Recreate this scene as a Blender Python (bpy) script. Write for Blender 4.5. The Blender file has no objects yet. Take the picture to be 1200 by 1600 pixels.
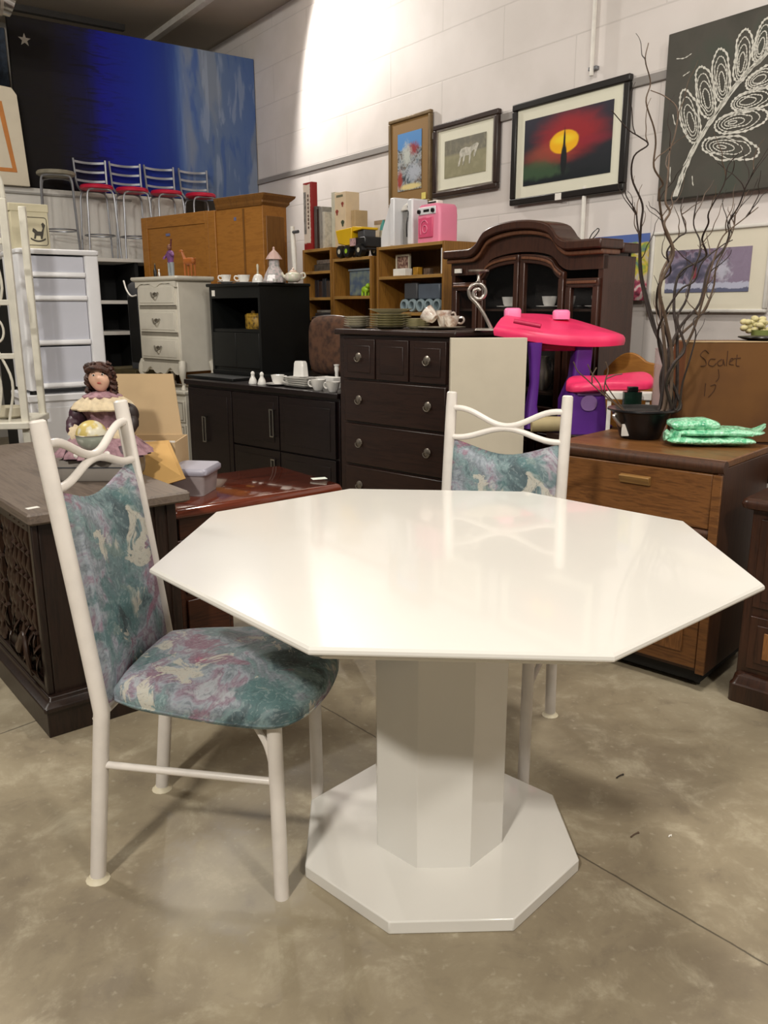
import bpy, bmesh, math, random
from math import sin, cos, pi, radians as R, sqrt
from mathutils import Vector, Matrix
random.seed(7)
sc = bpy.context.scene
C = sc.collection

# ---------------------------------------------------------------- camera, light, exposure
CAM_H, PITCH, FPX = 1.265, .2428, 1289.3
cd = bpy.data.cameras.new('camera'); cam = bpy.data.objects.new('camera', cd); C.objects.link(cam)
cam.location = (0, 0, CAM_H); cam.rotation_euler = (pi/2 - PITCH, .0021, 0)
cd.sensor_fit = 'VERTICAL'; cd.sensor_height = 36; cd.lens = 36*FPX/1600; cd.clip_end = 60
sc.camera = cam
w = bpy.data.worlds.new('world'); sc.world = w; w.use_nodes = True
w.node_tree.nodes['Background'].inputs[0].default_value = (1.0, .97, .92, 1)
w.node_tree.nodes['Background'].inputs[1].default_value = .125
sc.view_settings.view_transform = 'Standard'; sc.view_settings.look = 'None'
sc.view_settings.exposure = -0.14; sc.view_settings.gamma = 1.0; sc.view_settings.use_curve_mapping = False

def lamp(loc, target, size, power, col=(1, .95, .87), spread=pi):
    d = bpy.data.lights.new('ceiling_or_fill_lamp', 'AREA'); d.shape = 'RECTANGLE'; d.size, d.size_y = size
    d.energy = power; d.color = col; d.spread = spread
    o = bpy.data.objects.new('ceiling_or_fill_lamp', d); C.objects.link(o); o.location = loc
    o.rotation_euler = (Vector(target)-Vector(loc)).to_track_quat('-Z', 'Y').to_euler()
    return o
def spot(loc, target, power, angle, blend, radius=.05, col=(1, .95, .88)):
    d = bpy.data.lights.new('wall_spotlight', 'SPOT'); d.energy = power; d.spot_size = R(angle); d.spot_blend = blend; d.shadow_soft_size = radius; d.color = col
    o = bpy.data.objects.new('wall_spotlight', d); C.objects.link(o); o.location = loc
    o.rotation_euler = (Vector(target)-Vector(loc)).to_track_quat('-Z', 'Y').to_euler(); return o
lamp((-1.45, -1.7, 3.75), (-.1, 1.6, .4), (.30, .22), 160)
lamp((1.9, -1.2, 3.75), (.7, 1.8, .3), (.35, .25), 70)
lamp((1.0, 2.2, 3.75), (.8, 2.1, 0), (.8, .25), 62)
lamp((-3.0, 3.2, 3.7), (-.6, 5.0, .6), (1.1, .3), 75)
lamp((-1.6, 4.3, 3.3), (-1.6, 4.6, 4), (.6, .6), 16)  # unseen uplight added to brighten the ceiling, not a fixture of the room
spot((-.579*6.75+.815*3.15, .815*6.75+.579*3.15, 3.70), (-.579*4.0+.815*3.6, .815*4.0+.579*3.6, 2.2), 165, 150, .25)

# ---------------------------------------------------------------- geometry helpers
def ray(u, v):
    x, y = u-600, 800-v
    return Vector((x/FPX, cos(PITCH)+y/FPX*sin(PITCH), -sin(PITCH)+y/FPX*cos(PITCH)))
def atz(u, v, z):
    r = ray(u, v); return Vector((0, 0, CAM_H)) + r*((z-CAM_H)/r.z)
def aty(u, v, Y):
    r = ray(u, v); return Vector((0, 0, CAM_H)) + r*(Y/r.y)
def WP(s, w, z=0):           # s = metres along the long wall, w = metres towards it
    return Vector((-.579*s+.815*w, .815*s+.579*w, z))
def onw(u, v, w):            # the point seen at (u, v) on the vertical plane w metres out
    r = ray(u, v); k = w/(.815*r.x+.579*r.y); return Vector((0, 0, CAM_H))+r*k
def ons(u, v, s):
    r = ray(u, v); k = s/(-.579*r.x+.815*r.y); return Vector((0, 0, CAM_H))+r*k
def row(P0, th, off, u, v=480):   # on a furniture row, off metres behind its front plane
    t = R(th); n = Vector((-sin(t), cos(t))); r = ray(u, v)
    k = (n.x*P0[0]+n.y*P0[1]+off)/(n.x*r.x+n.y*r.y); p = Vector((0, 0, CAM_H))+r*k
    return p

class MB:
    def __init__(s): s.v = []; s.f = []; s.m = []
    def add(s, vs, fs, m=0):
        n = len(s.v); s.v += [tuple(p) for p in vs]; s.f += [tuple(i+n for i in f) for f in fs]; s.m += [m]*len(fs); return s
    def box(s, x0, x1, y0, y1, z0, z1, m=0):
        return s.add([(x, y, z) for z in (z0, z1) for y in (y0, y1) for x in (x0, x1)],
                     [(0, 2, 3, 1), (4, 5, 7, 6), (0, 1, 5, 4), (2, 6, 7, 3), (0, 4, 6, 2), (1, 3, 7, 5)], m)
    def hexa(s, p, m=0):     # eight corners: bottom ring, top ring
        return s.add(p, [(3, 2, 1, 0), (4, 5, 6, 7), (0, 1, 5, 4), (1, 2, 6, 5), (2, 3, 7, 6), (3, 0, 4, 7)], m)
    def prism(s, poly, a, b, ax='z', m=0):
        n = len(poly); f = {'z': lambda p, t: (p[0], p[1], t), 'y': lambda p, t: (p[0], t, p[1]), 'x': lambda p, t: (t, p[0], p[1])}[ax]
        vs = [f(p, a) for p in poly]+[f(p, b) for p in poly]
        return s.add(vs, [tuple(range(n))[::-1], tuple(range(n, 2*n))]+[(i, (i+1) % n, (i+1) % n+n, i+n) for i in range(n)], m)
    def strip(s, xs, top, bot, y0, y1, m=0):     # shape between two height curves, in xz, extruded in y
        n = len(xs); vs = []
        for y in (y0, y1):
            vs += [(x, y, bot[i]) for i, x in enumerate(xs)]+[(x, y, top[i]) for i, x in enumerate(xs)]
        fs = []
        for i in range(n-1):
            fs += [(i, i+1, n+i+1, n+i), (2*n+i+1, 2*n+i, 3*n+i, 3*n+i+1), (n+i, n+i+1, 3*n+i+1, 3*n+i), (i+1, i, 2*n+i, 2*n+i+1)]
        fs += [(0, n, 3*n, 2*n), (n-1, 3*n-1, 4*n-1, 2*n-1)]
        return s.add(vs, fs, m)
    def rings(s, rs, m=0, closed=False):         # list of equal-length rings, capped
        n = len(rs[0]); b = len(s.v); s.v += [tuple(p) for r in rs for p in r]; fs = []
        for k in range(len(rs)-1+(1 if closed else 0)):
            k2 = (k+1) % len(rs)
            for i in range(n): fs.append((b+k*n+i, b+k*n+(i+1) % n, b+k2*n+(i+1) % n, b+k2*n+i))
        if not closed:
            fs.append(tuple(b+i for i in range(n))[::-1]); fs.append(tuple(b+(len(rs)-1)*n+i for i in range(n)))
        s.f += fs; s.m += [m]*len(fs); return s
    def lathe(s, prof, c=(0, 0), seg=24, m=0, sx=1, sy=1, wob=None):
        rs = []
        for j, (r, z) in enumerate(prof):
            rs.append([(c[0]+max(r, 1e-4)*sx*cos(a)*(1+(wob(a, j) if wob else 0)), c[1]+max(r, 1e-4)*sy*sin(a)*(1+(wob(a, j) if wob else 0)), z) for a in [2*pi*i/seg for i in range(seg)]])
        return s.rings(rs, m)
    def tube(s, pts, r, seg=10, m=0, closed=False):
        pts = [Vector(p) for p in pts]; n = len(pts); rs = []; up = Vector((.13, .21, .97)).normalized(); prev = None
        for i, p in enumerate(pts):
            if closed: d = pts[(i+1) % n]-pts[i-1]
            else: d = pts[min(i+1, n-1)]-pts[max(i-1, 0)]
            if d.length < 1e-9: d = Vector((0, 0, 1))
            d.normalize()
            a = (prev if prev else (up if abs(d.dot(up)) < .95 else Vector((1, 0, 0))))
            a = a-d*a.dot(d)
            a.normalize(); prev = a; b = d.cross(a)
            rr = r[i] if isinstance(r, (list, tuple)) else r
            rs.append([p+(a*cos(t)+b*sin(t))*rr for t in [2*pi*k/seg for k in range(seg)]])
        return s.rings(rs, m, closed)
    def ell(s, c, r, seg=18, rg=10, m=0, rot=None, fn=None):
        rs = []
        for j in range(rg+1):
            ph = -pi/2+pi*j/rg; ring = []
            for i in range(seg):
                a = 2*pi*i/seg; p = Vector((cos(ph)*cos(a)*r[0], cos(ph)*sin(a)*r[1], sin(ph)*r[2]))
                if j in (0, rg): p = Vector((1e-4*cos(a), 1e-4*sin(a), r[2]*(1 if j else -1)))
                if fn: p = fn(p)
                if rot: p = rot @ p
                ring.append(p+Vector(c))
            rs.append(ring)
        return s.rings(rs, m)
    def build(s, name, mats, parent=None, bev=0, smooth=False, seg=2, sub=0):
        me = bpy.data.meshes.new(name); me.from_pydata(s.v, [], s.f)
        if not isinstance(mats, (list, tuple)): mats = [mats]
        for m_ in mats: me.materials.append(m_)
        for p, k in zip(me.polygons, s.m): p.material_index = k
        bm = bmesh.new(); bm.from_mesh(me); bmesh.ops.recalc_face_normals(bm, faces=bm.faces); bm.to_mesh(me); bm.free()
        o = bpy.data.objects.new(name, me); C.objects.link(o)
        if parent: o.parent = parent
        if bev:
            b = o.modifiers.new('bevel', 'BEVEL'); b.width = bev; b.segments = seg; b.limit_method = 'ANGLE'; b.angle_limit = R(35)
        if sub:
            b = o.modifiers.new('sub', 'SUBSURF'); b.levels = b.render_levels = sub
        if smooth or bev:
            for p in me.polygons: p.use_smooth = True
            if not sub: me.set_sharp_from_angle(angle=R(42))
        return o
def tag(o, label, cat, group=None, kind=None):
    o['label'] = label; o['category'] = cat
    if group: o['group'] = group
    if kind: o['kind'] = kind
    return o
def thing(name, label, cat, loc, rz=0, group=None):
    o = bpy.data.objects.new(name, None); C.objects.link(o); o.empty_display_size = .05
    o.location = loc; o.rotation_euler = (0, 0, R(rz)); return tag(o, label, cat, group)
def place(o, loc, rz=0): o.location = loc; o.rotation_euler = (0, 0, R(rz)); return o
def struct(o): o['kind'] = 'structure'; return o
def dup(root, loc, rz, label, group=None):
    def cp(o, par):
        c = o.copy(); C.objects.link(c)
        if par: c.parent = par
        for ch in o.children: cp(ch, c)
        return c
    r = cp(root, None); r.location = loc; r.rotation_euler = (0, 0, R(rz)); r['label'] = label
    if group: r['group'] = group
    return r
def cat(pts, n=6):           # Catmull-Rom
    P = [Vector(p) for p in pts]; P = [P[0]*2-P[1]]+P+[P[-1]*2-P[-2]]; out = []
    for i in range(1, len(P)-2):
        for k in range(n):
            t = k/n; a, b, c, d = P[i-1:i+3]
            out.append(.5*((2*b)+(c-a)*t+(2*a-5*b+4*c-d)*t*t+(3*b-a-3*c+d)*t**3))
    out.append(P[-2]); return out
def rrect(x0, x1, y0, y1, r, n=4):
    out = []
    for cx, cy, a0 in ((x1-r, y1-r, 0), (x0+r, y1-r, pi/2), (x0+r, y0+r, pi), (x1-r, y0+r, 3*pi/2)):
        out += [(cx+r*cos(a0+pi/2*k/n), cy+r*sin(a0+pi/2*k/n)) for k in range(n+1)]
    return out

# ---------------------------------------------------------------- materials
def S(h):
    h = h.lstrip('#'); c = [int(h[i:i+2], 16)/255 for i in (0, 2, 4)]
    return tuple((x/12.92 if x <= .04045 else ((x+.055)/1.055)**2.4) for x in c)+(1,)
class NB:
    def __init__(s, name):
        s.mat = bpy.data.materials.new(name); s.mat.use_nodes = True; s.nt = s.mat.node_tree; s.n = s.nt.nodes; s.l = s.nt.links
        s.b = s.n['Principled BSDF']; s.tc = s.n.new('ShaderNodeTexCoord')
        s.o = s.tc.outputs['Object']
        sp = s.n.new('ShaderNodeSeparateXYZ'); s.l.new(s.o, sp.inputs[0]); s.x, s.y, s.z = sp.outputs
    def inp(s, i, v):
        if v is None: return
        if isinstance(v, bpy.types.NodeSocket): s.l.new(v, i)
        else: i.default_value = v
    def m(s, op, a, b=None, c=None):
        n = s.n.new('ShaderNodeMath'); n.operation = op; s.inp(n.inputs[0], a); s.inp(n.inputs[1], b)
        if c is not None: s.inp(n.inputs[2], c)
        return n.outputs[0]
    def noise(s, scale, det=3, dist=0, vec=None, rough=.5):
        n = s.n.new('ShaderNodeTexNoise'); n.inputs['Scale'].default_value = scale; n.inputs['Detail'].default_value = det
        n.inputs['Distortion'].default_value = dist; n.inputs['Roughness'].default_value = rough; s.l.new(vec or s.o, n.inputs['Vector']); return n.outputs[0]
    def map(s, scale=(1, 1, 1), loc=(0, 0, 0), rot=(0, 0, 0), vec=None):
        n = s.n.new('ShaderNodeMapping'); n.inputs['Scale'].default_value = scale; n.inputs['Location'].default_value = loc; n.inputs['Rotation'].default_value = rot
        s.l.new(vec or s.o, n.inputs[0]); return n.outputs[0]
    def ramp(s, fac, stops, const=False):
        n = s.n.new('ShaderNodeValToRGB'); e = n.color_ramp.elements; n.color_ramp.interpolation = 'CONSTANT' if const else 'LINEAR'
        while len(e) < len(stops): e.new(.5)
        for k, (p, c) in zip(e, stops): k.position = p; k.color = S(c) if isinstance(c, str) else c
        s.l.new(fac, n.inputs[0]); return n.outputs[0]
    def mix(s, f, a, b):
        n = s.n.new('ShaderNodeMix'); n.data_type = 'RGBA'; s.inp(n.inputs[0], f)
        s.inp(n.inputs[6], S(a) if isinstance(a, str) else a); s.inp(n.inputs[7], S(b) if isinstance(b, str) else b); return n.outputs[2]
    def ss(s, v, lo, hi):
        n = s.n.new('ShaderNodeMapRange'); n.interpolation_type = 'SMOOTHSTEP'; s.inp(n.inputs[0], v)
        n.inputs[1].default_value = lo; n.inputs[2].default_value = hi; return n.outputs[0]
    def ellm(s, cx, cz, rx, rz, soft=.15, jit=0, ns=None):      # soft elliptical mask in xz
        a = s.m('DIVIDE', s.m('SUBTRACT', s.x, cx), rx); b = s.m('DIVIDE', s.m('SUBTRACT', s.z, cz), rz)
        d = s.m('SQRT', s.m('ADD', s.m('MULTIPLY', a, a), s.m('MULTIPLY', b, b)))
        if ns is not None: d = s.m('ADD', d, s.m('MULTIPLY', s.m('SUBTRACT', ns, .5), jit))
        return s.ss(d, 1+soft, 1-soft)
    def col(s, c): s.inp(s.b.inputs['Base Color'], S(c) if isinstance(c, str) else c); return s
    def set(s, rough=.5, metal=0, coat=0, spec=None):
        s.inp(s.b.inputs['Roughness'], rough); s.b.inputs['Metallic'].default_value = metal; s.b.inputs['Coat Weight'].default_value = coat
        if spec is not None: s.b.inputs['Specular IOR Level'].default_value = spec
        return s
    def bump(s, h, st=.3, d=.01):
        n = s.n.new('ShaderNodeBump'); n.inputs['Strength'].default_value = st; n.inputs['Distance'].default_value = d
        s.l.new(h, n.inputs['Height']); s.l.new(n.outputs[0], s.b.inputs['Normal']); return s
def M(name, c, rough=.5, metal=0, var=.08, scale=12, coat=0, bump=0, c2=None):
    nb = NB(name); ns = nb.noise(scale, 4); k = S(c)
    d = S(c2) if c2 else tuple(min(1, x*(1-var*2)) for x in k[:3])+(1,)
    nb.col(nb.mix(nb.ss(ns, .35, .75), k, d)).set(rough, metal, coat)
    if bump: nb.bump(ns, bump)
    return nb.mat
def wood(name, c1, c2, rough=.4, scale=6, ax='x', coat=0, stretch=14):
    nb = NB(name); sc_ = {'x': (1, stretch, stretch), 'z': (stretch, stretch, 1), 'y': (stretch, 1, stretch)}[ax]
    v = nb.map(sc_); n1 = nb.noise(scale*.35, 5, 1.2, v, .6); n2 = nb.noise(scale*1.6, 3, .3, v)
    f = nb.m('ADD', nb.m('MULTIPLY', n1, .7), nb.m('MULTIPLY', n2, .3))
    nb.col(nb.ramp(f, [(.36, c1), (.5, c2), (.58, c1), (.68, c2)])).set(rough, 0, coat); nb.bump(f, .12, .004); return nb.mat

white_paint = M('white_lacquer', '#e2dfd8', .16, var=.015, scale=3, coat=.4)
frame_white = M('cream_white_metal', '#e4ddd5', .32, var=.04, scale=20)
glide_m = M('cream_plastic', '#e6dcc0', .5)
def fabric():
    nb = NB('floral_upholstery'); n0 = nb.noise(6, 3)
    v = nb.n.new('ShaderNodeVectorMath'); v.operation = 'MULTIPLY_ADD'
    nt = nb.n.new('ShaderNodeTexNoise'); nt.inputs['Scale'].default_value = 5; nb.l.new(nb.o, nt.inputs[0])
    nb.l.new(nt.outputs['Color'], v.inputs[0]); v.inputs[1].default_value = (.12, .12, .12); nb.l.new(nb.o, v.inputs[2])
    w1 = nb.noise(6.0, 5, .5, v.outputs[0], .62); w2 = nb.noise(8, 5, .8, nb.map(loc=(7, 2, 3), vec=v.outputs[0]), .65); w3 = nb.noise(48, 4, 2.5, v.outputs[0], .6)
    w4 = nb.noise(5.0, 4, .5, nb.map(loc=(3, 5, 1), vec=v.outputs[0]), .6)
    c = nb.ramp(w1, [(.34, '#3b494d'), (.41, '#566a70'), (.46, '#7a9294'), (.50, '#7b848c'), (.54, '#9ea6b0'), (.58, '#8f7a8a'), (.63, '#b0b4ba'), (.70, '#686b76')])
    c = nb.mix(nb.m('MULTIPLY', nb.ss(w4, .56, .60), .9), c, '#8c6a7b')
    c = nb.mix(nb.m('MULTIPLY', nb.ss(w4, .64, .67), .8), c, '#a55c78')
    c = nb.mix(nb.m('MULTIPLY', nb.ss(w2, .565, .585), .9), c, '#c4c0b3')
    c = nb.mix(nb.m('MULTIPLY', nb.ss(w4, .43, .38), .8), c, '#56787a')
    c = nb.mix(nb.m('MULTIPLY', nb.ss(w3, .56, .60), .34), c, '#a9b5b5')
    c = nb.mix(nb.m('MULTIPLY', nb.ss(w3, .43, .39), .30), c, '#3b4247')
    nb.col(c).set(.62); nb.bump(w3, .15, .003); return nb.mat
fab = fabric()
dark_wood = wood('dark_walnut', '#20130f', '#2c1b15', .36, ax='x')
hutch_wood = wood('mahogany_brown', '#301b14', '#42261b', .33, ax='z', coat=.2)
hutch_light = wood('mahogany_highlight', '#573626', '#6d4731', .3, ax='z', coat=.2)
espresso = wood('espresso_veneer', '#120b0b', '#1b1112', .3, ax='x')
black_lam = M('black_laminate', '#101212', .45, var=.1)
black_in = M('black_interior', '#070707', .7)
oak = wood('golden_oak', '#7c5422', '#936729', .45, ax='z')
oak_x = wood('golden_oak_shelf', '#8f6a34', '#a67f44', .45, ax='x')
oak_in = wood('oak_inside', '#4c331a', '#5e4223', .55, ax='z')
arm_oak = wood('orange_oak', '#925f22', '#a36d2a', .5, ax='x', stretch=6)
arm_dark = wood('orange_oak_edge', '#6a451b', '#7d5320', .45, ax='z')
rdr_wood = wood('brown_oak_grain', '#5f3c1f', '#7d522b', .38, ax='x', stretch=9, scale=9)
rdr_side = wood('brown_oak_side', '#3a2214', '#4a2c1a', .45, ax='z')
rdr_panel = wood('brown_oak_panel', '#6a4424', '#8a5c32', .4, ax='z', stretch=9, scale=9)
desk_top = wood('worn_desk_top', '#5c5048', '#6f6257', .5, ax='y', scale=5)
desk_dark = wood('carved_desk_wood', '#1a110d', '#291b15', .35, ax='z')
carve_m = M('carved_relief_wood', '#3a281e', .35, var=.2, scale=30)
red_top = wood('red_mahogany_gloss', '#4e2216', '#6e3220', .1, ax='x', coat=.8, scale=4)
red_dark = wood('red_mahogany_edge', '#341a11', '#4a2718', .3, ax='x')
ivory = M('ivory_painted_wood', '#d6d1c4', .42, var=.03)
ivory_line = M('grey_groove_paint', '#8d877b', .5)
cream_board = M('cream_laminate', '#cfc6b2', .4, var=.02)
plastic_w = M('white_plastic', '#e3e3e6', .35, var=.02)
plastic_frost = M('frosted_drawer_plastic', '#c9cbd6', .25, var=.03, scale=5)
cardboard = M('cardboard', '#c3a881', .75, var=.06, scale=8)
cardboard2 = M('cardboard_inside_flap', '#c79e60', .75, var=.03)
brown_card = M('brown_cardboard', '#70491d', .7, var=.12, scale=5, c2='#5e3a16')
chrome = M('chrome', '#b9b9b8', .22, 1, var=.05)
grey_metal = M('grey_steel_tube', '#8b8d92', .35, .7)
brass_old = M('aged_pewter', '#8b8378', .32, .8)
porcelain = M('white_porcelain', '#e9e7e2', .12, var=.01, coat=.5)
green_dish = M('celadon_dish', '#c2bb98', .25, var=.1, scale=30, c2='#96906f')
cream_dish = M('cream_stoneware', '#c9c2ad', .3)
silver = M('silvered_metal', '#b6aea6', .28, .75, var=.15)
pink = M('hot_pink_plastic', '#f0386c', .42, var=.02)
pink_l = M('light_pink_plastic', '#ff86b8', .4)
purple = M('purple_plastic', '#5a2588', .45, var=.05)
purple_l = M('lilac_plastic', '#8d6ba5', .5)
red_seat = M('red_vinyl', '#c3173c', .4)
black_pl = M('black_plastic', '#0f0f11', .3)
dgrey_pl = M('charcoal_plastic', '#46474b', .5)
black_frame = M('black_frame_wood', '#161210', .35)
bark = M('dark_bark', '#32251f', .6, var=.25, scale=40)
bark_l = M('grey_brown_bark', '#5f4c3c', .6, var=.2, scale=40)
paper = M('paper_white', '#eeeae2', .6)
mat_board = M('cream_mat_board', '#e0decb', .7, var=.01)

# ---------------------------------------------------------------- the room
def floor_mat():
    nb = NB('polished_concrete'); n1 = nb.noise(1.3, 6, .6, rough=.62); n2 = nb.noise(7, 8, .4, rough=.7); n3 = nb.noise(45, 4)
    c = nb.ramp(n1, [(.3, '#7b6f5d'), (.45, '#8e826c'), (.58, '#9c9078'), (.72, '#aca189')])
    c = nb.mix(nb.m('MULTIPLY', nb.ss(n2, .48, .72), .55), c, '#c2b8a0')
    c = nb.mix(nb.m('MULTIPLY', nb.ss(n2, .48, .30), .5), c, '#74695a')
    c = nb.mix(nb.m('MULTIPLY', nb.ss(n3, .6, .75), .25), c, '#d3cab5')
    # a faint whitish patch with a ragged edge by the chair
    pa = nb.n.new('ShaderNodeSeparateXYZ'); 
    cx, cy = -.36, 1.62
    a = nb.m('DIVIDE', nb.m('SUBTRACT', nb.x, cx), .17); b = nb.m('DIVIDE', nb.m('SUBTRACT', nb.y, cy), .17)
    d = nb.m('ADD', nb.m('SQRT', nb.m('ADD', nb.m('MULTIPLY', a, a), nb.m('MULTIPLY', b, b))), nb.m('MULTIPLY', nb.m('SUBTRACT', n2, .5), 1.6))
    c = nb.mix(nb.m('MULTIPLY', nb.ss(d, 1.3, .6), .28), c, '#c6c2ba')
    # sawn joints
    for (A, B, wd) in ((atz(900, 1335, 0), atz(1200, 1510, 0), .0022), (atz(0, 1145, 0), atz(110, 1105, 0), .0025)):
        e = (B-A).normalized(); nx, ny = -e.y, e.x
        dd = nb.m('ABSOLUTE', nb.m('ADD', nb.m('ADD', nb.m('MULTIPLY', nb.x, nx), nb.m('MULTIPLY', nb.y, ny)), nb.m('ADD', -(A.x*nx+A.y*ny), nb.m('MULTIPLY', nb.m('SUBTRACT', n2, .5), .012))))
        c = nb.mix(nb.m('MULTIPLY', nb.ss(dd, wd*1.6, wd*.6), .75), c, '#3d352b')
    nb.col(c); nb.set(nb.ramp(n2, [(.3, (.42, .42, .42, 1)), (.7, (.65, .65, .65, 1))])); nb.bump(n2, .08, .004); return nb.mat
struct(MB().box(-7, 6, -6, 12, -.1, 0).build('floor', floor_mat()))
def wall_mat():
    nb = NB('white_painted_block'); br = nb.n.new('ShaderNodeTexBrick'); v = nb.map(rot=(pi/2, 0, 0))
    nb.l.new(v, br.inputs[0]); br.inputs['Scale'].default_value = 1; br.inputs['Brick Width'].default_value = 1.22; br.inputs['Row Height'].default_value = .31
    br.inputs['Mortar Size'].default_value = .006; br.inputs['Mortar Smooth'].default_value = .6; br.offset = .5
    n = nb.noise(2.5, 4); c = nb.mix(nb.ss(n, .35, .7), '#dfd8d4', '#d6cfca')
    nb.col(nb.mix(nb.m('MULTIPLY', br.outputs['Fac'], .28), c, '#a49e99')).set(.6); nb.bump(nb.m('SUBTRACT', 1, br.outputs['Fac']), .25, .004); return nb.mat
wm = wall_mat()
WA = 3.97; SB = 9.0; SPAINT = 7.68; CEIL = 3.84; TA = -54.6; TB = 35.4
wa = struct(MB().box(-10, 4, 0, .15, 0, CEIL).build('wall_right', wm)); place(wa, WP(0, WA), TA)
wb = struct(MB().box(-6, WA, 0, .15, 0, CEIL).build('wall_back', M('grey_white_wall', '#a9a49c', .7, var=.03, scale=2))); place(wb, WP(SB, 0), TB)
ceil_m = M('taupe_ceiling', '#a89e90', .8, var=.03, scale=1)
struct(MB().box(-7, 6, -6, 12, CEIL, CEIL+.1).build('ceiling', ceil_m))
b1 = struct(MB().box(-10, 3, 0, .06, CEIL-.05, CEIL).build('trim_1', M('white_ceiling_beam', '#c9c4bb', .6))); place(b1, WP(0, 3.3), TA)
b2 = struct(MB().box(-6, 3, 0, .06, CEIL-.05, CEIL).build('trim_2', M('dark_ceiling_strip', '#2a2622', .6))); place(b2, WP(8.4, 0), TB)
rail = struct(MB().box(-9, -1, -.018, .0, 2.425, 2.47).build('trim_3', M('grey_wall_channel', '#8f8a86', .6, var=.03), bev=.004)); place(rail, WP(0, WA), TA)
p = onw(928, 60, WA-.03)
t = thing('electrical_conduit', 'thin white conduit running up the white wall above the sunset print', 'pipe', (p.x, p.y, 2.54), TA)
MB().tube([(0, 0, 0), (0, 0, CEIL-2.54)], .012, 8).build('pipe', paper, t, smooth=True)
MB().box(-.03, .03, .002, .03, .03, .05).build('clip', grey_metal, t, bev=.003)
p = onw(912, 330, WA-.03)
tag(place(MB().tube([(0, 0, 0), (0, 0, .7)], .013, 8).build('cable_cover', paper, smooth=True), (p.x, p.y, 1.25), TA), 'narrow white cable cover dropping from the sunset print to the china hutch', 'cable cover')

# ---------------------------------------------------------------- pictures
def pic(name, label, u, v, uR, vB, fm, fw, mw, art, category='picture', th=.035, matm=None, gap=.012, frame=True, wd=WA, lip=None):
    """frame hung on the long wall with its top-left corner seen at (u, v), bottom-right at (uR, vB)"""
    A = onw(u, v, wd-gap-th); Bp = onw(uR, vB, wd-gap-th)
    W = sqrt((A.x-Bp.x)**2+(A.y-Bp.y)**2); H = A.z-Bp.z
    t = thing(name, label, category, (A.x, A.y, Bp.z), TA)
    if frame:
        f = MB()
        f.box(0, W, 0, th, 0, fw); f.box(0, W, 0, th, H-fw, H); f.box(0, fw, 0, th, fw, H-fw); f.box(W-fw, W, 0, th, fw, H-fw)
        f.build('frame', fm, t, bev=.006)
        if lip:
            g = MB(); a = fw; b = fw+.012
            g.box(a, W-a, .006, .02, a, b); g.box(a, W-a, .006, .02, H-b, H-a); g.box(a, b, .006, .02, b, H-b); g.box(W-b, W-a, .006, .02, b, H-b)
            g.build('inner_lip', lip, t)
        MB().box(fw, W-fw, th*.45, th*.8, fw, H-fw).build('mat_board', matm or mat_board, t)
    i = fw+mw
    o = MB().box(0, W-2*i, 0, .004, 0, H-2*i).build('artwork', art(W-2*i, H-2*i), t)
    o.location = (i, th*.45-.004 if frame else 0, i)
    return t, W, H
def art_sunset(W, H):
    nb = NB('sunset_photograph'); n = nb.noise(6, 4, 1, nb.map((1, 1, 3))); n2 = nb.noise(14, 5)
    c = nb.mix(nb.ss(nb.z, 0, H), '#1c2126', '#2b2a38')
    c = nb.mix(nb.m('MULTIPLY', nb.ellm(W*.55, H*.66, W*.34, H*.3, .5, .5, n), .85), c, '#a3242b')
    c = nb.mix(nb.m('MULTIPLY', nb.ellm(W*.3, H*.42, W*.26, H*.15, .6, .6, n), .55), c, '#b5543c')
    c = nb.mix(nb.m('MULTIPLY', nb.ellm(W*.82, H*.52, W*.2, H*.06, .7, .4, n), .6), c, '#8e2335')
    c = nb.mix(nb.ellm(W*.48, H*.56, W*.165, H*.17, .08, .12, n), c, '#f3b516')
    c = nb.mix(nb.ellm(W*.48, H*.60, W*.12, H*.06, .6, .12, n), c, '#f6d22a')
    c = nb.mix(nb.m('MULTIPLY', nb.ellm(W*.18, H*.1, W*.3, H*.24, .3, .7, n2), .8), c, '#3f5a3d')
    c = nb.mix(nb.ellm(W*.485, H*.30, W*.035, H*.24, .2, .3, n2), c, '#14191d')
    c = nb.mix(nb.ellm(W*.485, H*.55, W*.012, H*.2, .3, .3, n2), c, '#1a1a1c')
    c = nb.mix(nb.ss(nb.m('ADD', nb.z, nb.m('MULTIPLY', n2, .06)), H*.22, H*.12), c, '#161d22')
    return nb.col(c).set(.35).mat
def art_horse(W, H):
    nb = NB('horse_print'); n = nb.noise(20, 5)
    c = nb.mix(nb.ss(nb.m('ADD', nb.z, nb.m('MULTIPLY', n, .03)), H*.62, H*.7), '#8a8668', '#6d6a5c')
    c = nb.mix(nb.m('MULTIPLY', nb.ss(n, .4, .7), .4), c, '#a39d80')
    return nb.col(c).set(.6).mat
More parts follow.
